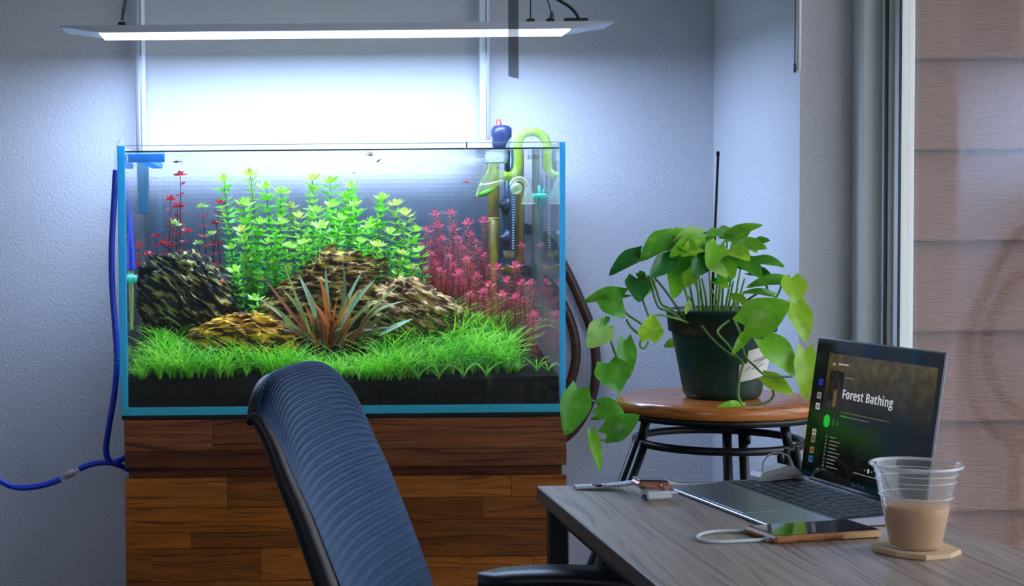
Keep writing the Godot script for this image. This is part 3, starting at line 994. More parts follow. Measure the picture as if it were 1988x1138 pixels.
	for q in [[719, 301, 3.2, 1, 0.05, 13, "small dark fish swimming level near the water surface, middle of the tank"], [735, 312, 3.18, -1, 0.6, 11, "tiny dark fish angled upward just under another near the surface"], [343, 314, 3.2, -1, 0.02, 15, "slim dark fish near the surface over the sparse red stems"], [905, 353, 3.22, 1, 0.0, 13, "thin reddish fish hovering left of the glass lily pipe"], [431, 547, 3.16, -1, -0.15, 15, "small orange red fish beside the tall dark rock"], [687, 336, 3.25, 1, 0.1, 6, "speck-like dark fish above the green stem plants"]]:
		var p := at(q[0], q[1], q[2])
		var len: float = q[5] / F * 3.2
		var fm: Material = fred if q[0] == 431 or q[0] == 905 else fdark
		var f := thing("fish", p, q[6], "fish")
		var turn: Basis = Basis(Vector3.BACK, q[4]) * Basis(Vector3.UP, 0.3) * Basis.from_scale(Vector3(q[3], 1, q[3]))
		obj("body", lathed([[0, -0.5 * len], [0.09 * len, -0.38 * len], [0.16 * len, -0.1 * len], [0.15 * len, 0.1 * len], [0.06 * len, 0.38 * len], [0.03 * len, 0.5 * len], [0, 0.5 * len]], p, 10, turn * Basis(Vector3.BACK, PI / 2)), fm, f)
		var ts := st_new()
		var b: Vector3 = p + turn * Vector3(-0.46 * len, 0, 0)
		for zz in [-0.0004, 0.0004]:
			tri(ts, b, p + turn * Vector3(-0.78 * len, 0.16 * len, zz), p + turn * Vector3(-0.66 * len, 0, zz), Vector3(0, 0, zz))
			tri(ts, b, p + turn * Vector3(-0.66 * len, 0, zz), p + turn * Vector3(-0.78 * len, -0.16 * len, zz), Vector3(0, 0, zz))
		obj("tail_fin", fin(ts), fm, f)
		var fs := st_new()
		for zz in [-0.0003, 0.0003]:
			tri(fs, p + turn * Vector3(0.1 * len, 0.13 * len, zz), p + turn * Vector3(-0.12 * len, 0.3 * len, zz), p + turn * Vector3(-0.16 * len, 0.1 * len, zz), Vector3(0, 0, zz))
		obj("back_fin", fin(fs), fm, f)


func equipment() -> void:
	var glass_green := pane(rgb(150, 190, 40), 0.55, 0.1)
	var glass_clear := pane(rgb(200, 235, 225), 0.16, 0.05)
	var algae := mat(rgb(138, 126, 30, 0.75), 0.4)
	algae.transparency = BaseMaterial3D.TRANSPARENCY_ALPHA
	# outflow lily pipe hooked over the right-hand pane
	var d := 3.34
	var lp := thing("lily_pipe", at(1010, 330, d), "yellow-green glass outflow pipe arching over the rim into a flared mouth", "glass pipe")
	var path := curve([at(1063, 330, d), at(1063, 290, d), at(1058, 270, d), at(1044, 258, d), at(1028, 256, d), at(1012, 264, d), at(1005, 284, d), at(1006, 308, d), at(1004, 328, d), at(994, 341, d - 0.005), at(978, 342, d - 0.01)], 7)
	obj("tube", tubed(path, 0.0100, 14), glass_green, lp)
	obj("sleeve", tubed(curve([at(985, 292, d + 0.01), at(992, 276, d + 0.01), at(1006, 262, d + 0.01), at(1024, 258, d + 0.01), at(1036, 268, d + 0.01)], 6), 0.007, 12), glass_clear, lp)
	# the flared mouth: a slanted bell opening to the left
	var bell := st_new(true)
	var rows := []
	var ends := [[at(982, 331, d - 0.01), at(984, 352, d - 0.01)], [at(966, 327, d - 0.01), at(972, 358, d - 0.01)], [at(956, 322, d - 0.01), at(952, 369, d - 0.01)], [at(950, 317, d - 0.01), at(925, 382, d - 0.01)]]
	for e in ends:
		var c: Vector3 = (e[0] + e[1]) / 2
		var v: Vector3 = (e[0] - e[1]) / 2
		var row := PackedVector3Array()
		for k in 24:
			var a := TAU * k / 24
			row.append(c + v * cos(a) + Vector3(0, 0, 1) * sin(a) * v.length() * 0.9)
		rows.append(row)
	net(bell, rows, true)
	obj("bell", fin(bell), pane(rgb(170, 215, 110), 0.16, 0.05), lp)
	obj("bell_rim", tubed(Array(rows[3]) + [rows[3][0]], 0.0009, 6), glass_green, lp)
	var sump := st_new(true)
	for i in 12:
		pass
	tube(sump, [at(929, 379, d - 0.01), at(945, 374, d - 0.01), at(962, 364, d - 0.01)], [0.004, 0.007, 0.001], 10)
	obj("algae_film", fin(sump), mat(rgb(96, 170, 30), 0.5), lp)
	# inflow: algae-brown pipe with a surface skimmer cup
	var ip := thing("inflow_pipe", at(959, 600, 3.38), "tall algae-brown glass inflow pipe standing beside the heater", "glass pipe")
	obj("tube", tubed([at(959, 318, 3.38), at(959, 424, 3.38)], 0.0120, 14), algae, ip)
	obj("tube", tubed([at(958, 425, 3.38), at(956, 612, 3.38)], 0.0122, 14), algae, ip)
	obj("joint", lathed([[0.0125, -0.001], [0.0135, 0], [0.0125, 0.0015]], at(959, 424, 3.38), 18), mat(rgb(206, 200, 80), 0.3), ip)
	obj("skimmer_cup", lathed([[0.004, -0.032], [0.012, -0.03], [0.022, -0.024], [0.026, -0.012], [0.025, 0.0], [0.027, 0.002]], at(964, 296, 3.36), 24), pane(rgb(205, 225, 230), 0.45, 0.1), ip)
	obj("skimmer_ring", ring_of(at(964, 316, 3.36), 0.024, 0.0022, 28, 6), mat(rgb(110, 128, 120), 0.3), ip)
	var dp := thing("olive_pipe", at(1008, 500, 3.40), "olive algae-coated pipe hidden half behind the heater tube", "glass pipe")
	obj("tube", tubed([at(1010, 300, 3.40), at(1009, 500, 3.40)], 0.0085, 12), algae, dp)
	obj("elbow", tubed(curve([at(1009, 498, 3.40), at(1006, 512, 3.40), at(990, 524, 3.40), at(966, 520, 3.40)], 5), 0.0085, 12), algae, dp)
	# heater: navy head with a red knob, clear tube with a scale, held by suckers
	var navy := mat(rgb(44, 54, 92), 0.35)
	var hd := 3.37
	var c := at(974, 282, hd)
	var h := thing("heater", at(988, 490, hd), "navy aquarium heater with red knob on top and scaled tube below", "heater")
	obj("head", lathed([[0, -0.008], [0.018, -0.008], [0.021, 0.0], [0.0205, 0.014], [0.0235, 0.021], [0.0225, 0.034], [0.017, 0.041], [0.009, 0.043], [0, 0.043]], c + Vector3(-0.001, 0.002, 0), 28), navy, h)
	obj("knob", lathed([[0, 0], [0.0085, 0.0], [0.0078, 0.004], [0.0055, 0.02], [0.0035, 0.0215], [0, 0.0215]], at(968, 250, hd), 18), mat(rgb(235, 74, 62), 0.35), h)
	obj("cable_boss", boxed(at(987, 262, hd - 0.004), Vector3(0.014, 0.04, 0.018), 0.006), mat(rgb(36, 44, 66), 0.4), h)
	var ht := at(990, 292, hd)
	var hb := at(988, 492, hd)
	obj("tube", tubed([ht, hb], 0.0128, 16), mat(rgb(60, 92, 116), 0.2, 0.2), h)
	obj("tube_end", lathed([[0, -0.012], [0.009, -0.01], [0.0128, 0.0], [0.0128, 0.006]], hb, 18), mat(rgb(150, 150, 110), 0.4), h)
	obj("core", tubed([at(986, 292, hd - 0.012), at(986, 345, hd - 0.012)], 0.0052, 10), mat(rgb(18, 24, 40), 0.4), h)
	var marks := st_new()
	for i in 38:
		var p: Vector3 = ht.lerp(hb, 0.03 + 0.92 * i / 37.0) + Vector3(0.0068, 0, 0.0112)
		box(marks, p, Vector3(0.006, 0.0022, 0.001), 0.0002)
	obj("scale", fin(marks), mat(rgb(190, 216, 226), 0.4), h)
	for y in [[382, 416], [444, 480]]:
		obj("sucker", lathed([[0, -0.001], [0.021, 0], [0.015, 0.006], [0.007, 0.009], [0.006, 0.014], [0, 0.014]], at(982, (y[0] + y[1]) * 0.5, hd - 0.02), 20, Basis(Vector3.UP, 0.35) * Basis(Vector3.BACK, PI / 2)), mat(rgb(24, 40, 58), 0.4), h)
	obj("sucker_strap", tubed(curve([at(980, 380, hd - 0.02), at(976, 402, hd - 0.022), at(979, 430, hd - 0.02), at(976, 460, hd - 0.022), at(982, 482, hd - 0.02)], 5), 0.0035, 8), mat(rgb(24, 40, 58), 0.4), h)
	# ribbed pale-blue intake hose in the corner
	var rh := thing("ribbed_hose", at(1049, 600, 3.40), "pale blue ribbed hose standing in the tank corner behind the sucker", "hose")
	var prof := []
	var y0: float = at(1049, 600, 3.40).y
	var y1: float = at(1049, 292, 3.40).y
	var ribs := 46
	for i in ribs * 2 + 1:
		prof.append([0.0118 + (0.0018 if i % 2 else 0.0), lerpf(y0, y1, i / (ribs * 2.0)) - y0])
	var rp := at(1044, 600, 3.40)
	obj("hose", lathed(prof, Vector3(rp.x, y0, -3.40), 18), mat(rgb(86, 156, 186), 0.35), rh)
	obj("collar", lathed([[0.012, 0], [0.022, 0.0], [0.022, 0.02], [0.012, 0.02]], Vector3(rp.x, y1 - 0.02, -3.40), 22), mat(rgb(60, 130, 170), 0.35), rh)
	# glass drop checker: bulb, bent neck and bell
	var dc := thing("drop_checker", at(1008, 372, 3.22), "clear glass drop checker with round bulb and bell on the side pane", "drop checker")
	var bc := at(1002, 366, 3.22)
	var sp := []
	for i in 11:
		var a := -PI / 2 + PI * i / 10.0
		sp.append([0.0135 * cos(a), 0.0135 * sin(a)])
	obj("bulb", lathed(sp, bc, 20), pane(rgb(200, 225, 160), 0.35, 0.03), dc)
	obj("neck", tubed(curve([at(992, 360, 3.22), at(998, 350, 3.22), at(1010, 347, 3.22), at(1020, 353, 3.22), at(1025, 364, 3.22)], 5), 0.0052, 12), pane(rgb(215, 235, 190), 0.35, 0.03), dc)
	obj("bell", lathed([[0.014, -0.036], [0.0125, -0.025], [0.009, -0.008], [0.005, 0.0]], at(1025, 364, 3.22), 20), pane(rgb(205, 230, 200), 0.25, 0.03), dc)
	obj("bell_rim", ring_of(at(1025, 396, 3.22), 0.014, 0.0009, 24, 6), pane(rgb(220, 240, 220), 0.6, 0.1), dc)
	var su := thing("sucker_holder", at(1046, 381, 3.25), "mint green sucker holder pressed on the side pane by ribbed hose", "sucker")
	obj("cup", lathed([[0, 0.0], [0.004, 0.0], [0.006, 0.006], [0.012, 0.010], [0.022, 0.013], [0.023, 0.012], [0.012, 0.006], [0.0, 0.004]], at(1046, 381, 3.25), 20, Basis(Vector3.BACK, -PI / 2) * Basis(Vector3.RIGHT, 0.2)), M.teal, su)
	obj("clip", boxed(at(1046, 381, 3.25), Vector3(0.03, 0.011, 0.012), 0.003), M.teal, su)
	obj("peg", tubed([at(1046, 360, 3.25), at(1046, 402, 3.25)], [0.0015, 0.0055, ][0], 8), M.teal, su)
	# brackets of the poles on the back rim
	var frost := leafy(rgb(84, 156, 196), 0.5, 0.8)
	bump(tri_map(frost, Vector3.ONE * 9.0), noise_tex(noise(0.12, 8, 2), 256), 0.12)
	var k := thing("pole_bracket", at(283, 305, 3.1), "blue textured bracket bar inside the rim below the pole by red stems", "bracket")
	var ba := at(247, 299, 3.1)
	var bb := at(320, 315, 3.1)
	obj("bar", span(maxf(ba.x, -0.329), bb.x, bb.y, ba.y, -3.093, -3.107, 0.001), frost, k)
	obj("arm", span(at(279, 307, 3.1).x - 0.012, at(279, 307, 3.1).x + 0.012, bb.y + 0.001, bb.y + 0.013, -3.107, -3.425, 0.001), frost, k)
	obj("leg", boxed(at(279, 364, 3.428), Vector3(0.024, at(279, 314, 3.428).y - at(279, 415, 3.428).y, 0.012), 0.002), pane(rgb(40, 110, 140), 0.6, 0.2), k)
	var k2 := thing("pole_bracket", at(935, 283, 3.44), "white clamp bracket on the rim below the pole beside the heater", "bracket")
	var ca := at(905, 274, 3.44)
	var cb := at(962, 290, 3.44)
	obj("bar", span(ca.x, cb.x, cb.y, ca.y, -3.41, -3.458, 0.002), mat(rgb(225, 228, 232), 0.3), k2)
	obj("tab", boxed(at(906, 281, 3.405), Vector3(0.003, 0.014, 0.004), 0.001), M.black, k2)
	obj("foot", boxed(at(934, 298, 3.43), Vector3(0.024, 0.018, 0.012), 0.003), mat(rgb(90, 150, 150), 0.3), k2)
	# blue air hoses at the left-hand side
	var z := 3.14
	var h1 := thing("air_hose", at(222, 640, z), "bright blue hose running down outside the tank beside the wall", "hose")
	obj("hose", tubed(curve([at(225, 330, z), at(221, 400, z), at(217, 480, z), at(218, 560, z), at(224, 640, z), at(227, 700, z), at(222, 765, z), at(212, 825, z), at(206, 868, z), at(209, 890, z), at(219, 899, z), at(232, 894, z), at(245, 887, z + 0.05)], 7), 0.0066, 10), M.hose, h1)
	obj("glass_bend", tubed(curve([at(225, 334, z), at(225, 300, z), at(229, 276, z), at(238, 276, z), at(242, 300, z), at(243, 334, z)], 6), 0.0032, 10), glass_clear, h1)
	var h2 := thing("diffuser_hose", at(252, 470, z), "blue hose inside the aquarium corner ending at a mint sucker", "hose")
	obj("hose", tubed(curve([at(243, 330, z), at(246, 380, z), at(251, 440, z), at(255, 490, z), at(257, 524, z)], 7), 0.0066, 10), M.hose, h2)
	obj("glass_stem", tubed([at(257, 522, z), at(257, 640, z)], 0.0026, 8), pane(rgb(190, 215, 120), 0.4, 0.05), h2)
	obj("sucker", lathed([[0.0, 0.0], [0.022, 0.0], [0.020, 0.003], [0.013, 0.010], [0.008, 0.015], [0.0075, 0.023], [0, 0.023]], at(245, 541, z), 20, Basis(Vector3.BACK, -PI / 2)), M.teal, h2)
	var h3 := thing("supply_hose", at(60, 946, 3.25), "blue hose with red valve crossing the wall to the cabinet", "hose")
	obj("hose", tubed(curve([Vector3(-1.5, 0.012, -3.3), Vector3(-1.42, 0.02, -3.3), Vector3(-1.30, 0.20, -3.28), at(-330, 880, 3.25), at(-160, 870, 3.25), at(-80, 893, 3.25), at(0, 934, 3.25), at(30, 946, 3.25), at(62, 946, 3.25), at(92, 940, 3.25), at(117, 931, 3.25)], 7), 0.0066, 10), M.hose, h3)
	obj("hose", tubed(curve([at(154, 911, 3.25), at(176, 902, 3.25), at(205, 898, 3.25), at(228, 902, 3.25), at(250, 912, 3.28)], 7), 0.0064, 10), M.hose, h3)
	var va := at(117, 931, 3.25)
	var vb := at(154, 911, 3.25)
	obj("nipple", tubed([va, vb], 0.0028, 10), pane(rgb(235, 240, 250), 0.5, 0.1), h3)
	obj("valve", tubed([va.lerp(vb, 0.22), va.lerp(vb, 0.24), va.lerp(vb, 0.76), va.lerp(vb, 0.78)], [0.005, 0.0075, 0.0075, 0.005], 16), pane(rgb(235, 235, 245), 0.5, 0.1), h3)
	obj("valve_core", tubed([va.lerp(vb, 0.3), va.lerp(vb, 0.72)], 0.0066, 12), mat(rgb(206, 22, 40), 0.35), h3)


func hoop() -> void:
	var m := mat(Color.WHITE, 0.25, 0, 0.5)
	m.albedo_texture = wood_tex(rgb(52, 34, 26), rgb(92, 58, 40), rgb(30, 20, 16), 5)
	tri_map(m, Vector3(2, 6, 2))
	var z := 3.494
	var t := thing("bentwood_chair_back", Vector3(0.5, 0, -3.5), "dark bentwood chair back with two hoops leaning behind the cabinet", "chair back")
	t.name = "bentwood_hoops"
	var o := []
	for p in [[1010, 440], [1060, 462], [1094, 515], [1125, 580], [1148, 640], [1157, 700], [1152, 760], [1130, 812], [1100, 848], [1060, 868], [1010, 860], [960, 800], [945, 700], [955, 560], [975, 470], [1010, 440]]:
		o.append(at(p[0], p[1], z))
	obj("outer_hoop", tubed(curve(o, 6), 0.0115, 12), m, t)
	var i := []
	for p in [[1010, 520], [1060, 545], [1092, 590], [1112, 640], [1118, 690], [1108, 740], [1085, 785], [1050, 810], [1010, 800], [985, 720], [985, 600], [1010, 520]]:
		i.append(at(p[0], p[1], z))
	obj("inner_hoop", tubed(curve(i, 6), 0.0115, 12), m, t)
	for px in [960, 1062]:
		obj("leg", tubed([at(px, 866 if px == 1062 else 800, z), Vector3(at(px, 860, z).x, 0.0, -z)], 0.012, 12), m, t)


func stool() -> void:
	var c := Vector3(0.735, 0, -2.55)
	var ty := 0.8115
	var t := thing("plant_stool", c, "round wooden-topped stool on black iron legs holding the potted plant", "stool")
	var wood := mat(Color.WHITE, 0.22, 0, 0.5)
	wood.albedo_texture = wood_tex(rgb(150, 84, 34), rgb(206, 128, 62), rgb(90, 46, 20), 33)
	tri_map(wood, Vector3(2.2, 2.2, 3.0))
	var up := Vector3(c.x, ty, c.z)
	obj("seat", lathed([[0, 0], [0.163, 0.0], [0.168, -0.002], [0.171, -0.006], [0.171, -0.017], [0.168, -0.021], [0, -0.021]].map(func(p): return [p[0], p[1]]), up, 72), wood, t)
	obj("seat_band", lathed([[0, -0.0215], [0.165, -0.0215], [0.165, -0.032], [0.155, -0.033], [0, -0.033]], up, 64), M.black_metal, t)
	var ry := 0.737
	obj("ring", ring_of(Vector3(c.x, ry, c.z), 0.138, 0.0068, 64, 10), M.black_metal, t)
	# three hairpin legs, each of two rods, and the posts between seat and ring
	for az in [188.0, 62.0, -52.0]:
		var a := deg_to_rad(az)
		var dir := Vector3(cos(a), 0, -sin(a))
		var side := Vector3(sin(a), 0, cos(a))
		var p0 := Vector3(c.x, ty - 0.03, c.z) + dir * 0.128
		var p1 := Vector3(c.x, ry, c.z) + dir * 0.138
		obj("post", tubed([p0, p1], 0.0078, 10), M.black_metal, t)
		obj("bolt", lathed([[0, -0.018], [0.006, -0.017], [0.0065, -0.004], [0.005, 0.0]], p1 + side * 0.022 + Vector3(0, -0.006, 0), 12), M.black_metal, t)
		for s in [-1, 1]:
			var top: Vector3 = p1 + side * (0.014 * s) + Vector3(0, 0.002, 0)
			var low: Vector3 = Vector3(c.x, 0.006, c.z) + dir * 0.50 * 0.55 + side * (0.02 * s)
			if az == 188.0: low = Vector3(c.x, 0.006, c.z) + dir * 0.42 + side * (0.02 * s)
			obj("leg", tubed([top, top.lerp(low, 0.5), low], 0.0085, 10), M.black_metal, t)
		obj("foot", lathed([[0, -0.006], [0.03, -0.006], [0.03, 0.002], [0, 0.003]], Vector3(c.x, 0.006, c.z) + dir * (0.42 if az == 188.0 else 0.275), 16), M.rubber, t)


func pothos() -> void:
	var c := Vector3(at(1402, 700, 2.55).x, 0.8118, -2.55)
	var t := thing("potted_pothos", c, "trailing golden pothos in a dark green plastic pot on the stool", "potted plant")
	var pot := mat(rgb(16, 56, 50), 0.38)
	obj("pot", lathed([[0, 0.0], [0.058, 0.0], [0.062, 0.003], [0.066, 0.012], [0.0665, 0.018], [0.083, 0.105], [0.084, 0.112], [0.0895, 0.114], [0.0925, 0.144], [0.0945, 0.147], [0.0945, 0.151], [0.092, 0.152], [0.0885, 0.149], [0.086, 0.128], [0, 0.128]], c, 56), pot, t)
	obj("soil", lathed([[0.0865, 0.134], [0.06, 0.140], [0.03, 0.137], [0, 0.139]], c, 32), mat(rgb(58, 40, 28), 0.95), t)
	# the paper label wrapped on the pot
	var lm := mat(rgb(214, 214, 208), 0.6)
	var ink := mat(rgb(120, 122, 124), 0.6)
	var lb := thing("pot_label", at(1440, 735, 2.47), "curled white paper label with grey print stuck on the green pot", "label")
	var wrap := func(a0: float, a1: float, y0: float, y1: float, off: float, skew: float) -> SurfaceTool:
		var st := st_new(true)
		var rows := []
		for j in 2:
			var row := PackedVector3Array()
			for i in 11:
				var a: float = lerpf(a0, a1, i / 10.0)
				var y: float = (y0 if j == 0 else y1) + skew * i / 10.0
				var rad: float = 0.0665 + (y - 0.018) * 0.19 + off
				row.append(c + Vector3(sin(a) * rad, y, cos(a) * rad))
			rows.append(row)
		net(st, rows)
		return fin(st)
	obj("paper", wrap.call(0.09, 1.22, 0.032, 0.062, 0.0012, 0.012), lm, lb)
	obj("flap", wrap.call(0.26, 0.84, 0.063, 0.085, 0.0014, 0.010), lm, lb)
	for q in [[0.42, 0.74, 0.066], [0.46, 0.7, 0.059], [0.4, 0.78, 0.053], [0.24, 0.36, 0.050]]:
		obj("print", wrap.call(q[0], q[1], q[2], q[2] + 0.0018, 0.0018, 0.008), ink, lb)
	# the dark support stick
	var sk := thing("support_stick", at(1381, 600, 2.57), "thin black support stick rising out of the pothos pot", "stick")
	obj("stick", tubed([Vector3(at(1380, 600, 2.57).x, c.y + 0.10, -2.57), at(1394, 298, 2.60)], 0.0026, 8), M.black, sk)
	obj("stick_cap", lathed([[0, 0], [0.0032, 0.0], [0.0032, 0.006], [0.0015, 0.0075], [0, 0.0075]], at(1394, 302, 2.60), 10), M.black, sk)
	# ------------------------------------------------------------ vines and stalks
	var vine := mat(rgb(112, 158, 70), 0.45)
	var vined := mat(rgb(84, 124, 58), 0.45)
	var V := [
		[[1340, 628, 2.5], [1310, 618, 2.47], [1276, 612, 2.46], [1256, 628, 2.45], [1247, 650, 2.45], [1243, 672, 2.45], [1252, 676, 2.45], [1259, 662, 2.45]],
		[[1330, 626, 2.5], [1300, 605, 2.46], [1278, 596, 2.46], [1266, 560, 2.46], [1258, 535, 2.46]],
		[[1325, 622, 2.5], [1302, 600, 2.46], [1284, 590, 2.46], [1272, 556, 2.46], [1264, 538, 2.46]],
		[[1330, 620, 2.5], [1310, 590, 2.47], [1290, 562, 2.47], [1270, 538, 2.47]],
		[[1262, 640, 2.45], [1238, 624, 2.44], [1214, 606, 2.44], [1206, 580, 2.44]],
		[[1247, 655, 2.45], [1226, 636, 2.44], [1216, 620, 2.44]],
		[[1180, 636, 2.44], [1188, 668, 2.43], [1196, 690, 2.43], [1208, 712, 2.43], [1214, 736, 2.42], [1206, 756, 2.42], [1196, 780, 2.41], [1182, 802, 2.40], [1180, 836, 2.39], [1178, 852, 2.38], [1166, 854, 2.38], [1152, 848, 2.38]],
		[[1198, 784, 2.41], [1176, 786, 2.40], [1150, 778, 2.40], [1136, 766, 2.39]],
		[[1248, 585, 2.45], [1244, 570, 2.45], [1256, 606, 2.45], [1262, 618, 2.45]],
		[[1362, 632, 2.45], [1380, 655, 2.44], [1402, 676, 2.44], [1424, 692, 2.44], [1438, 702, 2.43]],
		[[1416, 622, 2.45], [1398, 636, 2.44], [1394, 648, 2.43], [1412, 668, 2.43], [1428, 690, 2.43], [1442, 704, 2.42], [1438, 724, 2.42], [1434, 748, 2.42], [1434, 772, 2.42], [1444, 790, 2.42]],
		[[1424, 616, 2.45], [1436, 645, 2.42], [1446, 690, 2.42], [1466, 712, 2.41], [1484, 728, 2.41], [1500, 732, 2.41], [1540, 731, 2.41]],
		[[1446, 792, 2.42], [1470, 786, 2.42], [1492, 780, 2.42], [1502, 768, 2.42], [1500, 756, 2.42]],
		[[1440, 600, 2.5], [1480, 590, 2.48], [1502, 582, 2.48], [1515, 562, 2.48], [1516, 550, 2.48]],
		[[1440, 590, 2.5], [1470, 570, 2.48], [1490, 562, 2.48], [1478, 540, 2.48]]]
	for q in V:
		var pts := []
		for p in q: pts.append(at(p[0], p[1], p[2]))
		obj("vine", tubed(curve(pts, 5), 0.0020, 7), vine if q.size() > 5 else vined, t)
	# stalks standing in the pot
	for q in [[1352, 1322, 500], [1360, 1340, 470], [1366, 1352, 520], [1374, 1362, 540], [1380, 1376, 520], [1386, 1392, 545], [1392, 1400, 500], [1398, 1404, 556], [1404, 1420, 540], [1410, 1424, 545], [1416, 1432, 560], [1420, 1440, 510], [1426, 1446, 540], [1370, 1348, 548], [1346, 1300, 480], [1390, 1412, 470], [1400, 1380, 560], [1412, 1450, 565], [1356, 1330, 570]]:
		var z := 2.55 + rng.randf_range(-0.035, 0.03)
		var a := at(q[0], 620, z)
		a.y = c.y + 0.132
		var b := at(q[1], q[2], z - 0.02)
		obj("stalk", tubed(curve([a, a.lerp(b, 0.5) + Vector3(0, 0.008, 0.004), b], 4), [0.0022, 0.0022, 0.0022, 0.0021, 0.002, 0.0019, 0.0018, 0.0017, 0.0016], 6), [vine, mat(rgb(150, 180, 96), 0.45)][rng.randi() % 2], t)
	# ------------------------------------------------------------ leaves: base x,y  tip x,y  width  depth(base) depth(tip)  tone  facing
	var tones := {"d": [40, 112, 44], "m": [84, 162, 42], "b": [126, 198, 46], "y": [166, 218, 56], "l": [160, 208, 108]}
	var T := {}
	for k in tones:
		var c0 := rgb(tones[k][0], tones[k][1], tones[k][2])
		var m := leafy(Color.WHITE, 0.26, 0.6 if k in ["y", "b"] else 0.4)
		m.albedo_texture = noise_tex(noise(0.014, 60 + tones.keys().find(k), 2), 256, ramp([[0.0, c0.lerp(rgb(40, 110, 36), 0.25)], [0.4, c0], [0.6, c0], [1.0, c0.lerp(rgb(206, 236, 110), 0.3)]]))
		tri_map(m, Vector3(9, 9, 9))
		T[k] = m
	var f := Vector3(0, 0.35, 1)
	var u := Vector3(0, 0.72, 0.75)
	var L := [
		[1304, 460, 1242, 510, 46, 2.50, 2.46, "m", u], [1244, 492, 1182, 537, 34, 2.48, 2.46, "d", u], [1302, 502, 1261, 540, 38, 2.46, 2.43, "d", f], [1236, 541, 1240, 588, 46, 2.46, 2.43, "d", f],
		[1212, 572, 1132, 589, 32, 2.45, 2.44, "m", u], [1170, 582, 1214, 618, 36, 2.43, 2.42, "m", f], [1240, 530, 1254, 546, 16, 2.47, 2.46, "m", f], [1262, 545, 1242, 578, 28, 2.50, 2.49, "y", f],
		[1320, 512, 1306, 582, 44, 2.52, 2.47, "b", f], [1364, 455, 1308, 468, 30, 2.52, 2.48, "l", u], [1368, 470, 1298, 502, 42, 2.50, 2.44, "b", u], [1372, 492, 1344, 540, 44, 2.47, 2.42, "d", f],
		[1408, 466, 1482, 438, 30, 2.54, 2.52, "b", u], [1404, 456, 1364, 462, 26, 2.55, 2.52, "m", u], [1426, 482, 1490, 485, 42, 2.50, 2.46, "b", u], [1468, 506, 1524, 520, 26, 2.49, 2.47, "m", u],
		[1444, 504, 1478, 541, 34, 2.47, 2.44, "m", f], [1526, 545, 1448, 560, 26, 2.46, 2.46, "m", u], [1536, 540, 1548, 590, 46, 2.44, 2.42, "y", f], [1502, 575, 1438, 570, 18, 2.47, 2.46, "m", u],
		[1446, 632, 1534, 588, 68, 2.40, 2.38, "b", f], [1545, 590, 1565, 664, 42, 2.40, 2.38, "y", f], [1402, 508, 1424, 543, 36, 2.46, 2.42, "b", f], [1412, 492, 1364, 502, 24, 2.47, 2.45, "y", u],
		[1378, 516, 1412, 540, 28, 2.44, 2.42, "l", u], [1386, 546, 1416, 562, 22, 2.46, 2.44, "b", u], [1380, 488, 1352, 537, 42, 2.48, 2.44, "d", f], [1420, 576, 1454, 594, 22, 2.50, 2.48, "y", u],
		[1176, 632, 1140, 676, 46, 2.43, 2.42, "l", f], [1260, 658, 1266, 610, 44, 2.44, 2.43, "y", f], [1214, 661, 1218, 738, 34, 2.42, 2.41, "m", f], [1180, 706, 1202, 761, 62, 2.41, 2.39, "m", f],
		[1310, 664, 1288, 674, 18, 2.62, 2.61, "y", f], [1451, 646, 1420, 690, 18, 2.41, 2.40, "b", f], [1482, 660, 1546, 731, 58, 2.40, 2.38, "b", Vector3(0.35, 0.35, 1)], [1484, 732, 1540, 767, 32, 2.43, 2.41, "y", f],
		[1562, 682, 1562, 778, 42, 2.38, 2.37, "y", f], [1442, 790, 1386, 796, 20, 2.42, 2.40, "b", u], [1124, 758, 1098, 846, 52, 2.39, 2.37, "m", f], [1160, 790, 1214, 808, 40, 2.40, 2.39, "m", f],
		[1178, 844, 1242, 806, 44, 2.37, 2.36, "m", f], [1148, 840, 1166, 916, 20, 2.38, 2.36, "b", f], [1166, 812, 1146, 816, 10, 2.41, 2.41, "m", u], [1330, 480, 1296, 520, 40, 2.54, 2.52, "m", f], [1440, 470, 1470, 492, 34, 2.56, 2.53, "b", u],
		[1400, 500, 1440, 520, 34, 2.49, 2.45, "m", u], [1350, 462, 1392, 480, 34, 2.54, 2.52, "m", u], [1320, 470, 1352, 500, 34, 2.47, 2.44, "b", u], [1180, 616, 1172, 634, 10, 2.43, 2.42, "m", f], [1338, 590, 1330, 612, 12, 2.46, 2.44, "l", u],
		[1420, 470, 1458, 446, 30, 2.55, 2.52, "b", f], [1336, 456, 1290, 474, 36, 2.55, 2.52, "b", u], [1392, 476, 1372, 520, 38, 2.47, 2.43, "b", f], [1362, 478, 1322, 500, 36, 2.47, 2.44, "y", u], [1416, 486, 1456, 508, 40, 2.47, 2.44, "y", u],
		[1330, 496, 1306, 540, 34, 2.49, 2.46, "m", f], [1432, 506, 1462, 528, 36, 2.48, 2.45, "b", f], [1346, 512, 1330, 560, 36, 2.5, 2.47, "y", f], [1462, 476, 1496, 468, 26, 2.54, 2.52, "m", u], [1300, 480, 1262, 494, 36, 2.52, 2.48, "b", u], [1396, 452, 1420, 446, 24, 2.57, 2.56, "l", u], [1456, 530, 1500, 540, 30, 2.50, 2.47, "d", u], [1408, 530, 1396, 556, 30, 2.47, 2.45, "m", f], [1480, 600, 1462, 640, 34, 2.46, 2.43, "b", f]]
	for q in L:
		var a := at(q[0], q[1], q[5])
		var b := at(q[2], q[3], q[6])
		var st := st_new(true)
		leaf(st, a, b, q[4] / F * 2.44 * 1.22, q[8], 0.22, 0.13 if q[8] == u else 0.08, 0, 10)
		obj("leaf", fin(st), T[q[7]], t)


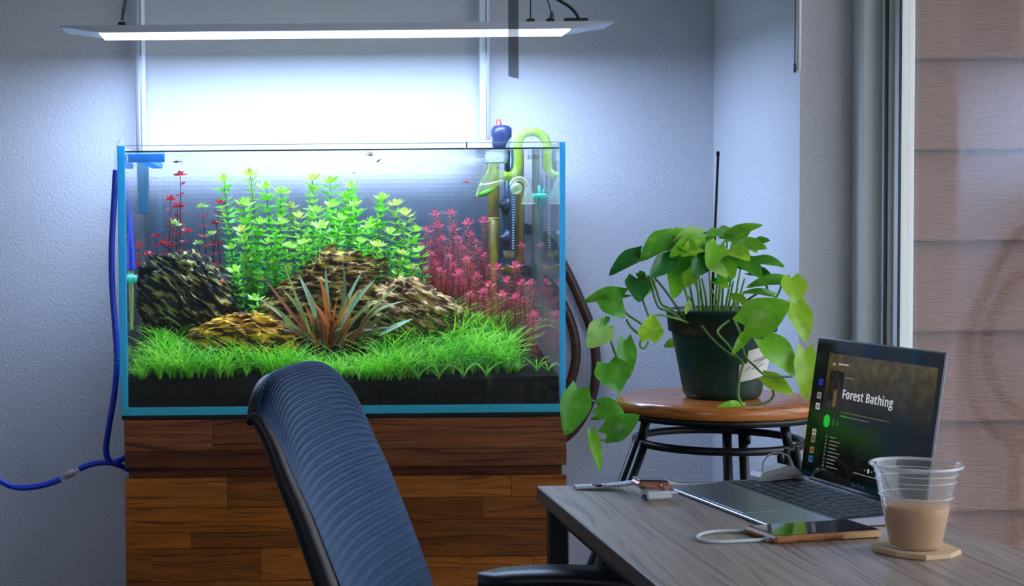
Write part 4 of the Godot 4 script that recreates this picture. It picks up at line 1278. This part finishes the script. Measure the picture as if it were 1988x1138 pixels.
func desk() -> void:
	var x0 := 0.358
	var x1 := 0.80
	var zb := -2.10
	var zf := -0.95
	var t := thing("desk", Vector3(0.58, 0, -1.6), "narrow grey-brown wood desk with black metal legs holding the laptop", "desk")
	var turn := Basis(Vector3.UP, deg_to_rad(2.2))
	var m := mat(Color.WHITE, 0.38, 0, 0.5)
	m.albedo_texture = wood_tex(rgb(140, 124, 114), rgb(184, 170, 160), rgb(104, 88, 80), 45, true)
	tri_map(m, Vector3(3.4, 3.4, 0.75))
	var c := Vector3((x0 + x1) / 2 + 0.012, 0.730, (zb + zf) / 2)
	obj("table_top", boxed(c, Vector3(x1 - x0, 0.020, zf - zb), 0.0012, turn), m, t)
	var band := mat(rgb(96, 78, 68), 0.5)
	for s in [-1, 1]:
		obj("edge_band", boxed(c + turn * Vector3(s * (x1 - x0) / 2, -0.0006, 0), Vector3(0.0016, 0.0186, zf - zb), 0.0004, turn), band, t)
		obj("edge_band", boxed(c + turn * Vector3(0, -0.0006, s * (zf - zb) / 2), Vector3(x1 - x0, 0.0186, 0.0016), 0.0004, turn), band, t)
	for q in [[-1, -1], [1, -1], [-1, 1], [1, 1]]:
		var p: Vector3 = c + turn * Vector3(q[0] * ((x1 - x0) / 2 - 0.024), 0, q[1] * ((zf - zb) / 2 - 0.022))
		obj("leg", boxed(Vector3(p.x, 0.3597, p.z), Vector3(0.026, 0.7194, 0.026), 0.002, turn), M.black, t)
	var pm: Vector3 = Vector3(0.437, 0, -2.03)
	obj("brace", boxed(Vector3(pm.x, 0.3597, pm.z), Vector3(0.024, 0.7194, 0.024), 0.002, turn), M.black, t)
	for s in [-1, 1]:
		obj("rail", boxed(c + turn * Vector3(s * ((x1 - x0) / 2 - 0.026), -0.0205, 0), Vector3(0.02, 0.021, zf - zb - 0.07), 0.002, turn), M.black, t)
		obj("rail", boxed(c + turn * Vector3(0, -0.0205, s * ((zf - zb) / 2 - 0.024)), Vector3(x1 - x0 - 0.08, 0.021, 0.02), 0.002, turn), M.black, t)


func laptop() -> void:
	var ty := 0.7402
	var u := Vector3(0.186, 0, 0.983).normalized()
	var o := on(1298, 952, ty)
	var B := Basis(u, Vector3.UP, u.cross(Vector3.UP))
	var X := Transform3D(B, Vector3(o.x, ty, o.z))
	var W := 0.29
	var D := 0.198
	var t := thing("laptop", X * Vector3(W / 2, 0, -D / 2), "open grey laptop showing a dark playlist page on the desk", "laptop")
	var shell := mat(rgb(148, 152, 164), 0.32, 0.75)
	var dark := mat(rgb(14, 15, 18), 0.45)
	# the base is a wedge, thin at its front edge
	var DX := X * Transform3D(Basis(Vector3.RIGHT, atan(0.0085 / D)), Vector3(0, 0.0045, 0))
	var put := func(called: String, c: Vector3, s: Vector3, bev: float, m: Material, p: Node3D) -> MeshInstance3D: return obj(called, boxed(c, s, bev), m, p, DX)
	var wedge := st_new()
	var wp := [Vector2(0, 0.0012), Vector2(0.0, 0.0036), Vector2(-0.0012, 0.0045), Vector2(-D + 0.002, 0.0128), Vector2(-D, 0.0118), Vector2(-D, 0.0022), Vector2(-D + 0.002, 0.0012)]
	for i in wp.size():
		var a: Vector2 = wp[i]
		var b: Vector2 = wp[(i + 1) % wp.size()]
		quad(wedge, Vector3(0, a.y, a.x), Vector3(W, a.y, a.x), Vector3(W, b.y, b.x), Vector3(0, b.y, b.x), Vector3(0, (a.y + b.y) / 2 - 0.0065, (a.x + b.x) / 2 + D / 2))
	for i in range(1, wp.size() - 1):
		for e in [[0.0, -1], [W, 1]]:
			tri(wedge, Vector3(e[0], wp[0].y, wp[0].x), Vector3(e[0], wp[i].y, wp[i].x), Vector3(e[0], wp[i + 1].y, wp[i + 1].x), Vector3(e[1], 0, 0))
	var base := obj("base", fin(wedge), shell, t, X)
	for q in [[0.03, -0.02], [W - 0.03, -0.02], [0.03, -D + 0.02], [W - 0.03, -D + 0.02]]:
		obj("rubber_foot", lathed([[0, 0], [0.006, 0], [0.006, 0.0014], [0, 0.0014]], Vector3(q[0], 0, q[1]), 12), dark, base, X)
	put.call("keyboard_well", Vector3(W / 2, 0.0001, -D * 0.685), Vector3(W - 0.016, 0.0008, D * 0.52), 0.0002, dark, t)
	put.call("trackpad", Vector3(W / 2, 0.0001, -0.041), Vector3(0.112, 0.0006, 0.070), 0.0002, mat(rgb(136, 140, 152), 0.28, 0.6), base)
	var key_m := mat(rgb(26, 28, 33), 0.5)
	var rows := [[0.019, 14, 0.009], [0.0165, 14, 0.0155], [0.0165, 14, 0.0155], [0.0165, 13, 0.0155], [0.0165, 12, 0.0155]]
	var z := -D * 0.685 - D * 0.26 + 0.008
	var kw := W - 0.022
	for i in 6:
		var n: int = [14, 14, 14, 13, 12, 10][i]
		var h: float = 0.010 if i == 0 else 0.0155
		var pos := 0.011
		for k in n:
			var w := kw / n
			if i == 5 and k == 4:
				pass
			put.call("key", Vector3(pos + w / 2, 0.0010, z + h / 2), Vector3(w - 0.0022, 0.0012, h - 0.0022), 0.0004, key_m, base)
			pos += w
		z += h
	obj("hinge", tubed([X * Vector3(0.03, 0.0125, -D + 0.001), X * Vector3(W - 0.03, 0.0125, -D + 0.001)], 0.0042, 12), dark, t)
	# lid, leaning back
	var lean := deg_to_rad(8.0)
	var H := 0.196
	var LX := X * Transform3D(Basis(Vector3.RIGHT, -lean), Vector3(0, 0.0135, -D + 0.002))
	var lid := obj("lid", boxed(Vector3(W / 2, H / 2, -0.003), Vector3(W, H, 0.0046), 0.0018), shell, t, LX)
	var gloss := mat(rgb(6, 7, 9), 0.06, 0, 0.6)
	obj("bezel", boxed(Vector3(W / 2, H / 2, -0.0005), Vector3(W - 0.004, H - 0.004, 0.0008), 0.0003), gloss, lid, LX)
	# the screen's picture
	var iw := 1000
	var ih := 640
	var im := Image.create(iw, ih, false, Image.FORMAT_RGB8)
	var nz := noise(0.012, 77, 4)
	for y in ih:
		for x in iw:
			var v := float(y) / ih
			var k := 0.5 + 0.5 * nz.get_noise_2d(x, y)
			var c := Color(0.30, 0.26, 0.13).lerp(Color(0.16, 0.14, 0.10), smoothstep(0.0, 0.45, v)).lerp(Color(0.035, 0.04, 0.04), smoothstep(0.34, 0.56, v))
			c = c * (0.6 + 0.8 * k)
			if x < 95: c = Color(0.03, 0.035, 0.045)
			im.set_pixel(x, y, c)
	var R := func(x: int, y: int, w: int, h: int, c: Color) -> void: im.fill_rect(Rect2i(x, y, w, h), c)
	R.call(125, 95, 130, 210, Color(0.05, 0.05, 0.04))          # cover picture of a forest path
	for i in 40:
		var rx := RandomNumberGenerator.new()
		rx.seed = i
		R.call(130 + rx.randi() % 100, 100 + rx.randi() % 180, 8 + rx.randi() % 16, 10 + rx.randi() % 40, Color(0.10 + rx.randf() * 0.12, 0.09 + rx.randf() * 0.09, 0.05))
	R.call(180, 200, 30, 90, Color(0.42, 0.33, 0.2))
	R.call(140, 52, 22, 16, Color(0.6, 0.6, 0.55))
	R.call(190, 50, 90, 9, Color(0.7, 0.7, 0.65))
	R.call(262, 118, 80, 7, Color(0.5, 0.45, 0.3))
	R.call(262, 306, 420, 5, Color(0.42, 0.4, 0.26))
	R.call(262, 326, 60, 7, Color(0.2, 0.55, 0.2))
	R.call(322, 328, 200, 4, Color(0.5, 0.5, 0.42))
	for yy in range(-36, 37):
		for xx in range(-30, 31):
			if xx * xx / 900.0 + yy * yy / 1296.0 < 1.0: im.set_pixel(150 + xx, 372 + yy, Color(0.1, 0.72, 0.22))
	R.call(205, 356, 14, 32, Color(0.3, 0.32, 0.3))
	R.call(240, 362, 14, 26, Color(0.14, 0.36, 0.2))
	for i in 9:
		var y := 452 + i * 20
		R.call(160, y - 4, 18, 14, [Color(0.3, 0.3, 0.3), Color(0.16, 0.3, 0.36), Color(0.4, 0.32, 0.24)][i % 3])
		R.call(196, y, 60 + (i * 37) % 50, 5, Color(0.5, 0.5, 0.5))
		R.call(470 - (i % 3) * 20, y + 8, 50, 3, Color(0.22, 0.22, 0.22))
	for q in [[150, Color(0.16, 0.22, 0.75)], [225, Color(0.55, 0.56, 0.58)], [285, Color(0.75, 0.76, 0.78)], [430, Color(0.7, 0.68, 0.6)], [470, Color(0.5, 0.42, 0.34)], [530, Color(0.55, 0.38, 0.3)], [580, Color(0.2, 0.4, 0.6)]]:
		R.call(30, q[0], 38, 36, q[1])
		R.call(38, q[0] + 8, 22, 20, q[1].lerp(Color.BLACK, 0.4))
	R.call(440, 606, 230, 4, Color(0.6, 0.58, 0.52))
	R.call(560, 570, 14, 22, Color(0.8, 0.8, 0.8))
	R.call(535, 576, 8, 10, Color(0.5, 0.5, 0.5))
	R.call(590, 576, 8, 10, Color(0.5, 0.5, 0.5))
	var tex := ImageTexture.create_from_image(im)
	var scr := mat(Color(0.01, 0.01, 0.012), 0.08, 0, 0.5)
	scr.emission_enabled = true
	scr.emission_texture = tex
	scr.emission = Color.BLACK
	scr.emission_energy_multiplier = 0.8
	var sx0 := 0.010
	var sx1 := W - 0.010
	var sy0 := 0.016
	var sy1 := H - 0.020
	var st := SurfaceTool.new()
	st.begin(Mesh.PRIMITIVE_TRIANGLES)
	for q in [[sx0, sy0, 0, 1], [sx0, sy1, 0, 0], [sx1, sy1, 1, 0], [sx0, sy0, 0, 1], [sx1, sy1, 1, 0], [sx1, sy0, 1, 1]]:
		st.set_normal(Vector3.BACK)
		st.set_uv(Vector2(q[2], q[3]))
		st.add_vertex(Vector3(q[0], q[1], 0.0))
	obj("screen", st, scr, lid, LX)
	var font := SystemFont.new()
	font.font_names = PackedStringArray(["Droid Sans"])
	font.font_weight = 700
	var glow := mat(rgb(230, 230, 228), 0.5)
	glow.emission_enabled = true
	glow.emission = rgb(225, 226, 228)
	glow.emission_energy_multiplier = 0.45
	var write := func(text: String, x: float, y: float, width: float, m: Material, called: String, p: Node3D) -> void:
		var tm := TextMesh.new()
		tm.text = text
		tm.font = font
		tm.font_size = 64
		tm.depth = 0.02
		tm.pixel_size = 0.001
		var bb := tm.get_aabb()
		var k: float = width / maxf(bb.size.x, 0.001)
		obj(called, tm, m, p, LX * Transform3D(Basis.from_scale(Vector3(k, k, 0.005)), Vector3(x + width / 2, y, 0.0003)))
	write.call("Forest Bathing", sx0 + 0.262 * (sx1 - sx0), sy0 + (1.0 - 0.33) * (sy1 - sy0), 0.43 * (sx1 - sx0), glow, "screen_title", lid)
	write.call("MacBook", W / 2 - 0.016, 0.0085, 0.032, mat(rgb(110, 112, 118), 0.4), "maker_lettering", lid)


func desk_things() -> void:
	var ty := 0.7402
	# ------------------------------------------------------------ coaster and cup
	var p := on(1778, 1072, ty)
	var st := st_new()
	var N := 9
	var wob := [1.0, 0.96, 1.02, 0.93, 1.0, 1.05, 0.95, 1.02, 0.97]
	var rows := [PackedVector3Array(), PackedVector3Array(), PackedVector3Array(), PackedVector3Array(), PackedVector3Array()]
	for i in N:
		var a := TAU * i / N + 0.35
		var r: float = 0.0465 * wob[i]
		for e in [[0, 0.0, 0.0], [1, r - 0.001, 0.0], [2, r, 0.0015], [3, r - 0.0012, 0.006], [4, 0.0, 0.006]]:
			rows[e[0]].append(Vector3(p.x + cos(a) * e[1], ty + e[2], p.z + sin(a) * e[1]))
	net(st, rows, true)
	solo("coaster", fin(st), mat(rgb(206, 178, 140), 0.75), "pale natural-edged coaster under the iced coffee cup", "coaster")
	var c := Vector3(p.x - 0.001, ty + 0.0064, p.z + 0.001)
	var cup := thing("plastic_cup", c, "clear plastic cup half full of milky coffee on the coaster", "cup")
	var cl := pane(rgb(236, 240, 246), 0.13, 0.06)
	obj("wall", lathed([[0.0, 0.0006], [0.026, 0.0006], [0.0275, 0.003], [0.0345, 0.040], [0.0375, 0.0565], [0.0384, 0.0575], [0.0428, 0.083], [0.0434, 0.084], [0.0460, 0.0905]], c, 56), cl, cup)
	obj("lip", ring_of(c + Vector3(0, 0.0912, 0), 0.0474, 0.0019, 56, 8), pane(rgb(240, 244, 250), 0.35, 0.05), cup)
	for y in [[0.0825, 0.0430], [0.0575, 0.0386], [0.075, 0.0417]]:
		obj("rib", ring_of(c + Vector3(0, y[0], 0), y[1], 0.0007, 48, 6), pane(rgb(240, 244, 250), 0.3, 0.1), cup)
	var cf := mat(rgb(200, 154, 98), 0.35)
	cf.subsurf_scatter_enabled = true
	cf.subsurf_scatter_strength = 0.2
	var cof := thing("coffee", c, "milky light brown coffee inside the clear plastic cup", "coffee")
	obj("liquid", lathed([[0.0, 0.0014], [0.0255, 0.0014], [0.0268, 0.0036], [0.0330, 0.036], [0.0349, 0.0460], [0.0345, 0.0467], [0.0, 0.0465]], c, 48), cf, cof)
	# ------------------------------------------------------------ phone in a wooden case
	var a := on(1506, 1058, ty)
	var b := on(1745, 1042, ty)
	var dir := (b - a).normalized()
	var B := Basis(dir, Vector3.UP, dir.cross(Vector3.UP))
	var X := Transform3D(B, a)
	var ph := thing("phone", X * Vector3(0.07, 0, -0.034), "dark phone face up in wood case between laptop and coffee", "phone")
	var wd := mat(Color.WHITE, 0.4)
	wd.albedo_texture = wood_tex(rgb(150, 88, 42), rgb(206, 144, 84), rgb(96, 54, 26), 91)
	tri_map(wd, Vector3(6, 6, 6))
	obj("case", boxed(Vector3(0.07, 0.0046, -0.034), Vector3(0.14, 0.0092, 0.068), 0.0032), wd, ph, X)
	obj("case_inlay", boxed(Vector3(0.112, 0.0047, 0.0002), Vector3(0.05, 0.0062, 0.0006), 0.0001), mat(rgb(206, 172, 118), 0.4), ph, X)
	obj("screen", boxed(Vector3(0.07, 0.0092, -0.034), Vector3(0.134, 0.0008, 0.062), 0.0003), mat(rgb(8, 9, 12), 0.05, 0, 0.6), ph, X)
	# ------------------------------------------------------------ white cable loop to the phone
	var cw := mat(rgb(206, 220, 218), 0.45)
	var q := func(x: float, y: float, lift := 0.0) -> Vector3: return on(x, y, ty + 0.0022 + lift)
	var lp := thing("charging_cable", q.call(1360, 1045), "white charging cable looping on the desk from the phone", "cable")
	obj("cable", tubed(curve([q.call(1512, 1043, 0.002), q.call(1490, 1047), q.call(1450, 1050), q.call(1400, 1052), q.call(1366, 1050), q.call(1354, 1044), q.call(1362, 1037), q.call(1390, 1032), q.call(1440, 1031), q.call(1500, 1033), q.call(1540, 1030)], 7), 0.0021, 8), cw, lp)
	obj("plug", tubed([q.call(1487, 1048, 0.001), q.call(1512, 1043, 0.002)], 0.0033, 10), cw, lp)
	obj("connector", boxed((q.call(1490, 1033, 0.003) + q.call(1530, 1050, 0.003)) / 2, Vector3(0.024, 0.004, 0.006), 0.0015, Basis(Vector3.UP, -0.75)), M.white, lp)
	# ------------------------------------------------------------ watch lying on the table
	var w := thing("watch", on(1262, 942, ty), "rose gold smartwatch with pale grey strap lying on the desk corner", "watch")
	var strap := mat(rgb(206, 216, 226), 0.6)
	var s0 := st_new(true)
	var pts := [on(1116, 946, ty + 0.002), on(1150, 944, ty + 0.004), on(1190, 942, ty + 0.005), on(1220, 938, ty + 0.011), on(1240, 936, ty + 0.019)]
	var r2 := []
	for v in curve(pts, 5):
		r2.append(PackedVector3Array([v + Vector3(0, 0.0014, 0.011), v + Vector3(0, 0.002, 0.0), v + Vector3(0, 0.0014, -0.011), v + Vector3(0, -0.0014, -0.011), v + Vector3(0, -0.0014, 0.011)]))
	net(s0, r2, true)
	obj("strap", fin(s0), strap, w)
	obj("buckle", boxed(on(1160, 942, ty + 0.0062), Vector3(0.010, 0.003, 0.014), 0.001, Basis(Vector3.UP, 0.3)), M.black, w)
	for i in 9:
		obj("strap_ridge", boxed(on(1178 + i * 6, 941.5 - i * 0.5, ty + 0.0072 + i * 0.0008), Vector3(0.0022, 0.0016, 0.021), 0.0006), mat(rgb(214, 224, 232), 0.6), w)
	var wc := on(1264, 939, ty + 0.0195)
	var tw := Basis(Vector3.UP, 0.1) * Basis(Vector3.BACK, -0.06)
	obj("watch_case", boxed(wc, Vector3(0.046, 0.0105, 0.037), 0.0045, tw), mat(rgb(208, 150, 134), 0.25, 0.85), w)
	obj("watch_glass", boxed(wc + Vector3(-0.001, 0.0056, 0), Vector3(0.040, 0.0026, 0.031), 0.0012, tw), mat(rgb(30, 14, 12), 0.1), w)
	obj("crown", tubed([wc + Vector3(0.008, 0.0, 0.018), wc + Vector3(0.008, 0.0, 0.021)], 0.0034, 12), mat(rgb(214, 160, 146), 0.25, 0.85), w)
	obj("stand", boxed(Vector3(wc.x, ty + 0.007, wc.z), Vector3(0.026, 0.014, 0.024), 0.003), mat(rgb(214, 220, 228), 0.5), w)
	# braided cable from the watch towards the charger, and its white plug
	var bc := thing("braided_cable", on(1300, 938, ty), "white braided cable running along the desk behind the laptop", "cable")
	var bp := curve([on(1292, 936, ty + 0.012), on(1312, 940, ty + 0.005), on(1350, 941, ty + 0.0035), on(1400, 939, ty + 0.0035), on(1430, 937, ty + 0.0035), on(1470, 936, ty + 0.004)], 8)
	obj("cable", tubed(bp, 0.0032, 8), mat(rgb(240, 243, 246), 0.7), bc)
	for i in range(4, bp.size() - 1):
		obj("braid", tubed([bp[i] + Vector3(-0.0015, 0.0024, 0.001), bp[i] + Vector3(0.0015, 0.0028, 0.0014)], 0.0012, 5), mat(rgb(150, 160, 172), 0.7), bc)
	var dg := thing("dongle", on(1276, 958, ty), "small white adapter plug lying beside the laptop's front edge", "adapter")
	var dt := Basis(Vector3.UP, 0.15)
	var dc := on(1274, 960, ty + 0.006)
	obj("body", boxed(dc, Vector3(0.036, 0.0115, 0.024), 0.003, dt), mat(rgb(226, 232, 238), 0.4), dg)
	obj("port", boxed(dc + dt * Vector3(-0.0178, -0.001, 0.004), Vector3(0.002, 0.005, 0.012), 0.0006, dt), M.gasket, dg)
	obj("lead", tubed([dc + Vector3(0.016, 0.001, 0), dc + Vector3(0.03, 0.002, -0.006)], 0.0025, 8), mat(rgb(226, 232, 238), 0.4), dg)
	# ------------------------------------------------------------ charger with its cable beyond the laptop
	var ch := thing("charger", on(1500, 930, ty), "white power adapter with coiled cable standing behind the laptop hinge", "charger")
	var cc := on(1498, 926, ty + 0.014)
	obj("body", boxed(cc, Vector3(0.052, 0.026, 0.034), 0.005, Basis(Vector3.UP, 0.3) * Basis(Vector3.BACK, 0.2)), mat(rgb(232, 236, 240), 0.35), ch)
	var cy := on(1526, 922, ty + 0.018)
	obj("plug", tubed([cy + Vector3(-0.018, 0.002, 0), cy + Vector3(0.012, 0.004, 0.0), cy + Vector3(0.02, 0.0, 0.0)], [0.0075, 0.0075, 0.004], 12), M.white, ch)
	obj("cord", tubed(curve([cy + Vector3(0.018, 0.0, 0), cy + Vector3(0.024, -0.008, 0.004), cy + Vector3(0.012, -0.013, 0.012), cy + Vector3(-0.02, -0.0125, 0.014), cy + Vector3(-0.042, -0.008, 0.012)], 6), 0.002, 8), M.white, ch)
	obj("cord", tubed(curve([cy + Vector3(-0.034, 0.006, 0.004), cy + Vector3(-0.03, 0.022, 0), cy + Vector3(-0.012, 0.03, -0.006), cy + Vector3(0.006, 0.024, -0.006), cy + Vector3(0.014, 0.004, -0.004)], 6), 0.0013, 8), M.white, ch)


func office_chair() -> void:
	var ang := deg_to_rad(16.0)
	var f := Vector3(cos(ang), 0, sin(ang))          # the way the chair faces
	var w := Vector3(-sin(ang), 0, cos(ang))         # towards its near side
	var t := thing("office_chair", Vector3(0.27, 0, -1.66), "black office chair with blue-grey ribbed backrest facing the desk", "chair")
	var fabric := mat(rgb(58, 84, 118), 0.6, 0, 0.35)
	fabric.rim_enabled = true
	fabric.rim = 0.3
	# profile of the back, from its top edge down: (forward, height)
	var prof := [Vector2(-0.006, 0.934), Vector2(0.0, 0.940), Vector2(0.010, 0.930), Vector2(0.024, 0.900), Vector2(0.039, 0.855), Vector2(0.061, 0.795), Vector2(0.087, 0.730), Vector2(0.116, 0.650), Vector2(0.130, 0.580), Vector2(0.129, 0.510), Vector2(0.116, 0.450)]
	var c3 := []
	for p in prof: c3.append(Vector3(p.x, p.y, 0))
	var line := curve(c3, 40)
	var o := Vector3(0.019, 0, -1.75)
	var place := func(q: Vector3, s: float, push: float) -> Vector3:
		# sides curve forward; corners of the top are rounded
		var edge := absf(s)
		var half := 0.185
		var drop: float = 0.036 * pow(edge, 4.0) * clampf((q.y - 0.80) / 0.14, 0, 1)
		return o + f * (q.x + 0.020 * s * s - 0.02 + push) + w * (s * half) + Vector3(0, q.y - drop, 0)
	var st := st_new(true)
	var rows := []
	for i in line.size():
		var q: Vector3 = line[i]
		var dn: Vector3 = (line[mini(i + 1, line.size() - 1)] - line[maxi(i - 1, 0)]).normalized()
		var nrm := Vector3(dn.y, -dn.x, 0) * -1.0
		var rib := 0.0034 * sin(TAU * i / 7.0)
		var row := PackedVector3Array()
		for j in 31:
			var s := -1.0 + 2.0 * j / 30.0
			var fade := 1.0 - pow(absf(s), 8.0)
			row.append(place.call(q + nrm * rib * fade, s, 0.0))
		rows.append(row)
	# close it with a back face so that it has body
	net(st, rows)
	obj("backrest", fin(st), fabric, t)
	var bk := st_new(true)
	var rb := []
	for i in range(0, line.size(), 10):
		var row := PackedVector3Array()
		for j in 13:
			row.append(place.call(line[i], -1.0 + 2.0 * j / 12.0, -0.006))
		rb.append(row)
	net(bk, rb, false, true)
	obj("back_shell", fin(bk), M.black, t)
	# frame: a thick black band round the edge
	var loop := []
	var lr := []
	for i in range(line.size() - 1, -1, -10):
		loop.append(place.call(line[i], 1.0, -0.004 - 0.018 * i / line.size()))
		lr.append(lerpf(0.0045, 0.019, float(i) / line.size()))
	for j in range(1, 20):
		loop.append(place.call(line[0], 1.0 - 2.0 * j / 20.0, -0.004))
		lr.append(0.0045)
	for i in range(0, line.size(), 10):
		loop.append(place.call(line[i], -1.0, -0.004 - 0.018 * i / line.size()))
		lr.append(lerpf(0.0045, 0.019, float(i) / line.size()))
	obj("back_frame", tubed(loop, lr, 12), mat(rgb(18, 22, 32), 0.45), t)
	# seat, arms, column and star base
	var sc: Vector3 = o + f * 0.33
	var turn := Basis(f, Vector3.UP, f.cross(Vector3.UP))
	obj("seat", boxed(sc + Vector3(0, 0.46, 0), Vector3(0.46, 0.07, 0.46), 0.03, turn), mat(rgb(20, 24, 30), 0.8), t)
	for s in [-1, 1]:
		var ac: Vector3 = o + f * 0.30 + w * (0.275 * s)
		var ay := 0.645
		var pad := st_new(true)
		var pr := []
		for i in 13:
			var k := i / 12.0
			var half: float = 0.036 * (sqrt(maxf(0.0, 1.0 - pow(2.0 * k - 1.0, 6.0)))) + 0.001
			var cc: Vector3 = ac + f * lerpf(-0.14, 0.15, k)
			var y := ay + 0.012 * sin(PI * k)
			pr.append(PackedVector3Array([cc + w * half + Vector3(0, y - 0.008, 0), cc + w * half * 0.8 + Vector3(0, y, 0), cc - w * half * 0.8 + Vector3(0, y, 0), cc - w * half + Vector3(0, y - 0.008, 0), cc - w * half * 0.7 + Vector3(0, y - 0.026, 0), cc + w * half * 0.7 + Vector3(0, y - 0.026, 0)]))
		net(pad, pr, true)
		obj("armrest", fin(pad), mat(rgb(24, 32, 38), 0.4), t)
		obj("arm_post", tubed([ac + Vector3(0, ay - 0.02, 0), ac + Vector3(0, 0.52, 0), ac - w * (0.06 * s) + Vector3(0, 0.44, 0)], 0.018, 10), M.black, t)
	obj("spine", tubed([o + f * 0.05 + Vector3(0, 0.60, 0), o + f * 0.09 + Vector3(0, 0.44, 0), sc + Vector3(0, 0.41, 0)], 0.022, 10), M.black, t)
	obj("column", tubed([sc + Vector3(0, 0.43, 0), sc + Vector3(0, 0.10, 0)], 0.026, 14), M.black_metal, t)
	for i in 5:
		var a := TAU * i / 5.0 + 0.3
		var e: Vector3 = sc + Vector3(cos(a), 0, sin(a)) * 0.29
		obj("base_spoke", tubed([sc + Vector3(0, 0.11, 0), e + Vector3(0, 0.075, 0)], [0.024, 0.015], 10), M.black, t)
		obj("caster", lathed([[0, -0.022], [0.022, -0.022], [0.027, -0.016], [0.027, 0.016], [0.022, 0.022], [0, 0.022]], e + Vector3(0, 0.027, 0), 18, Basis(Vector3.UP, -a) * Basis(Vector3.BACK, PI / 2)), M.rubber, t)
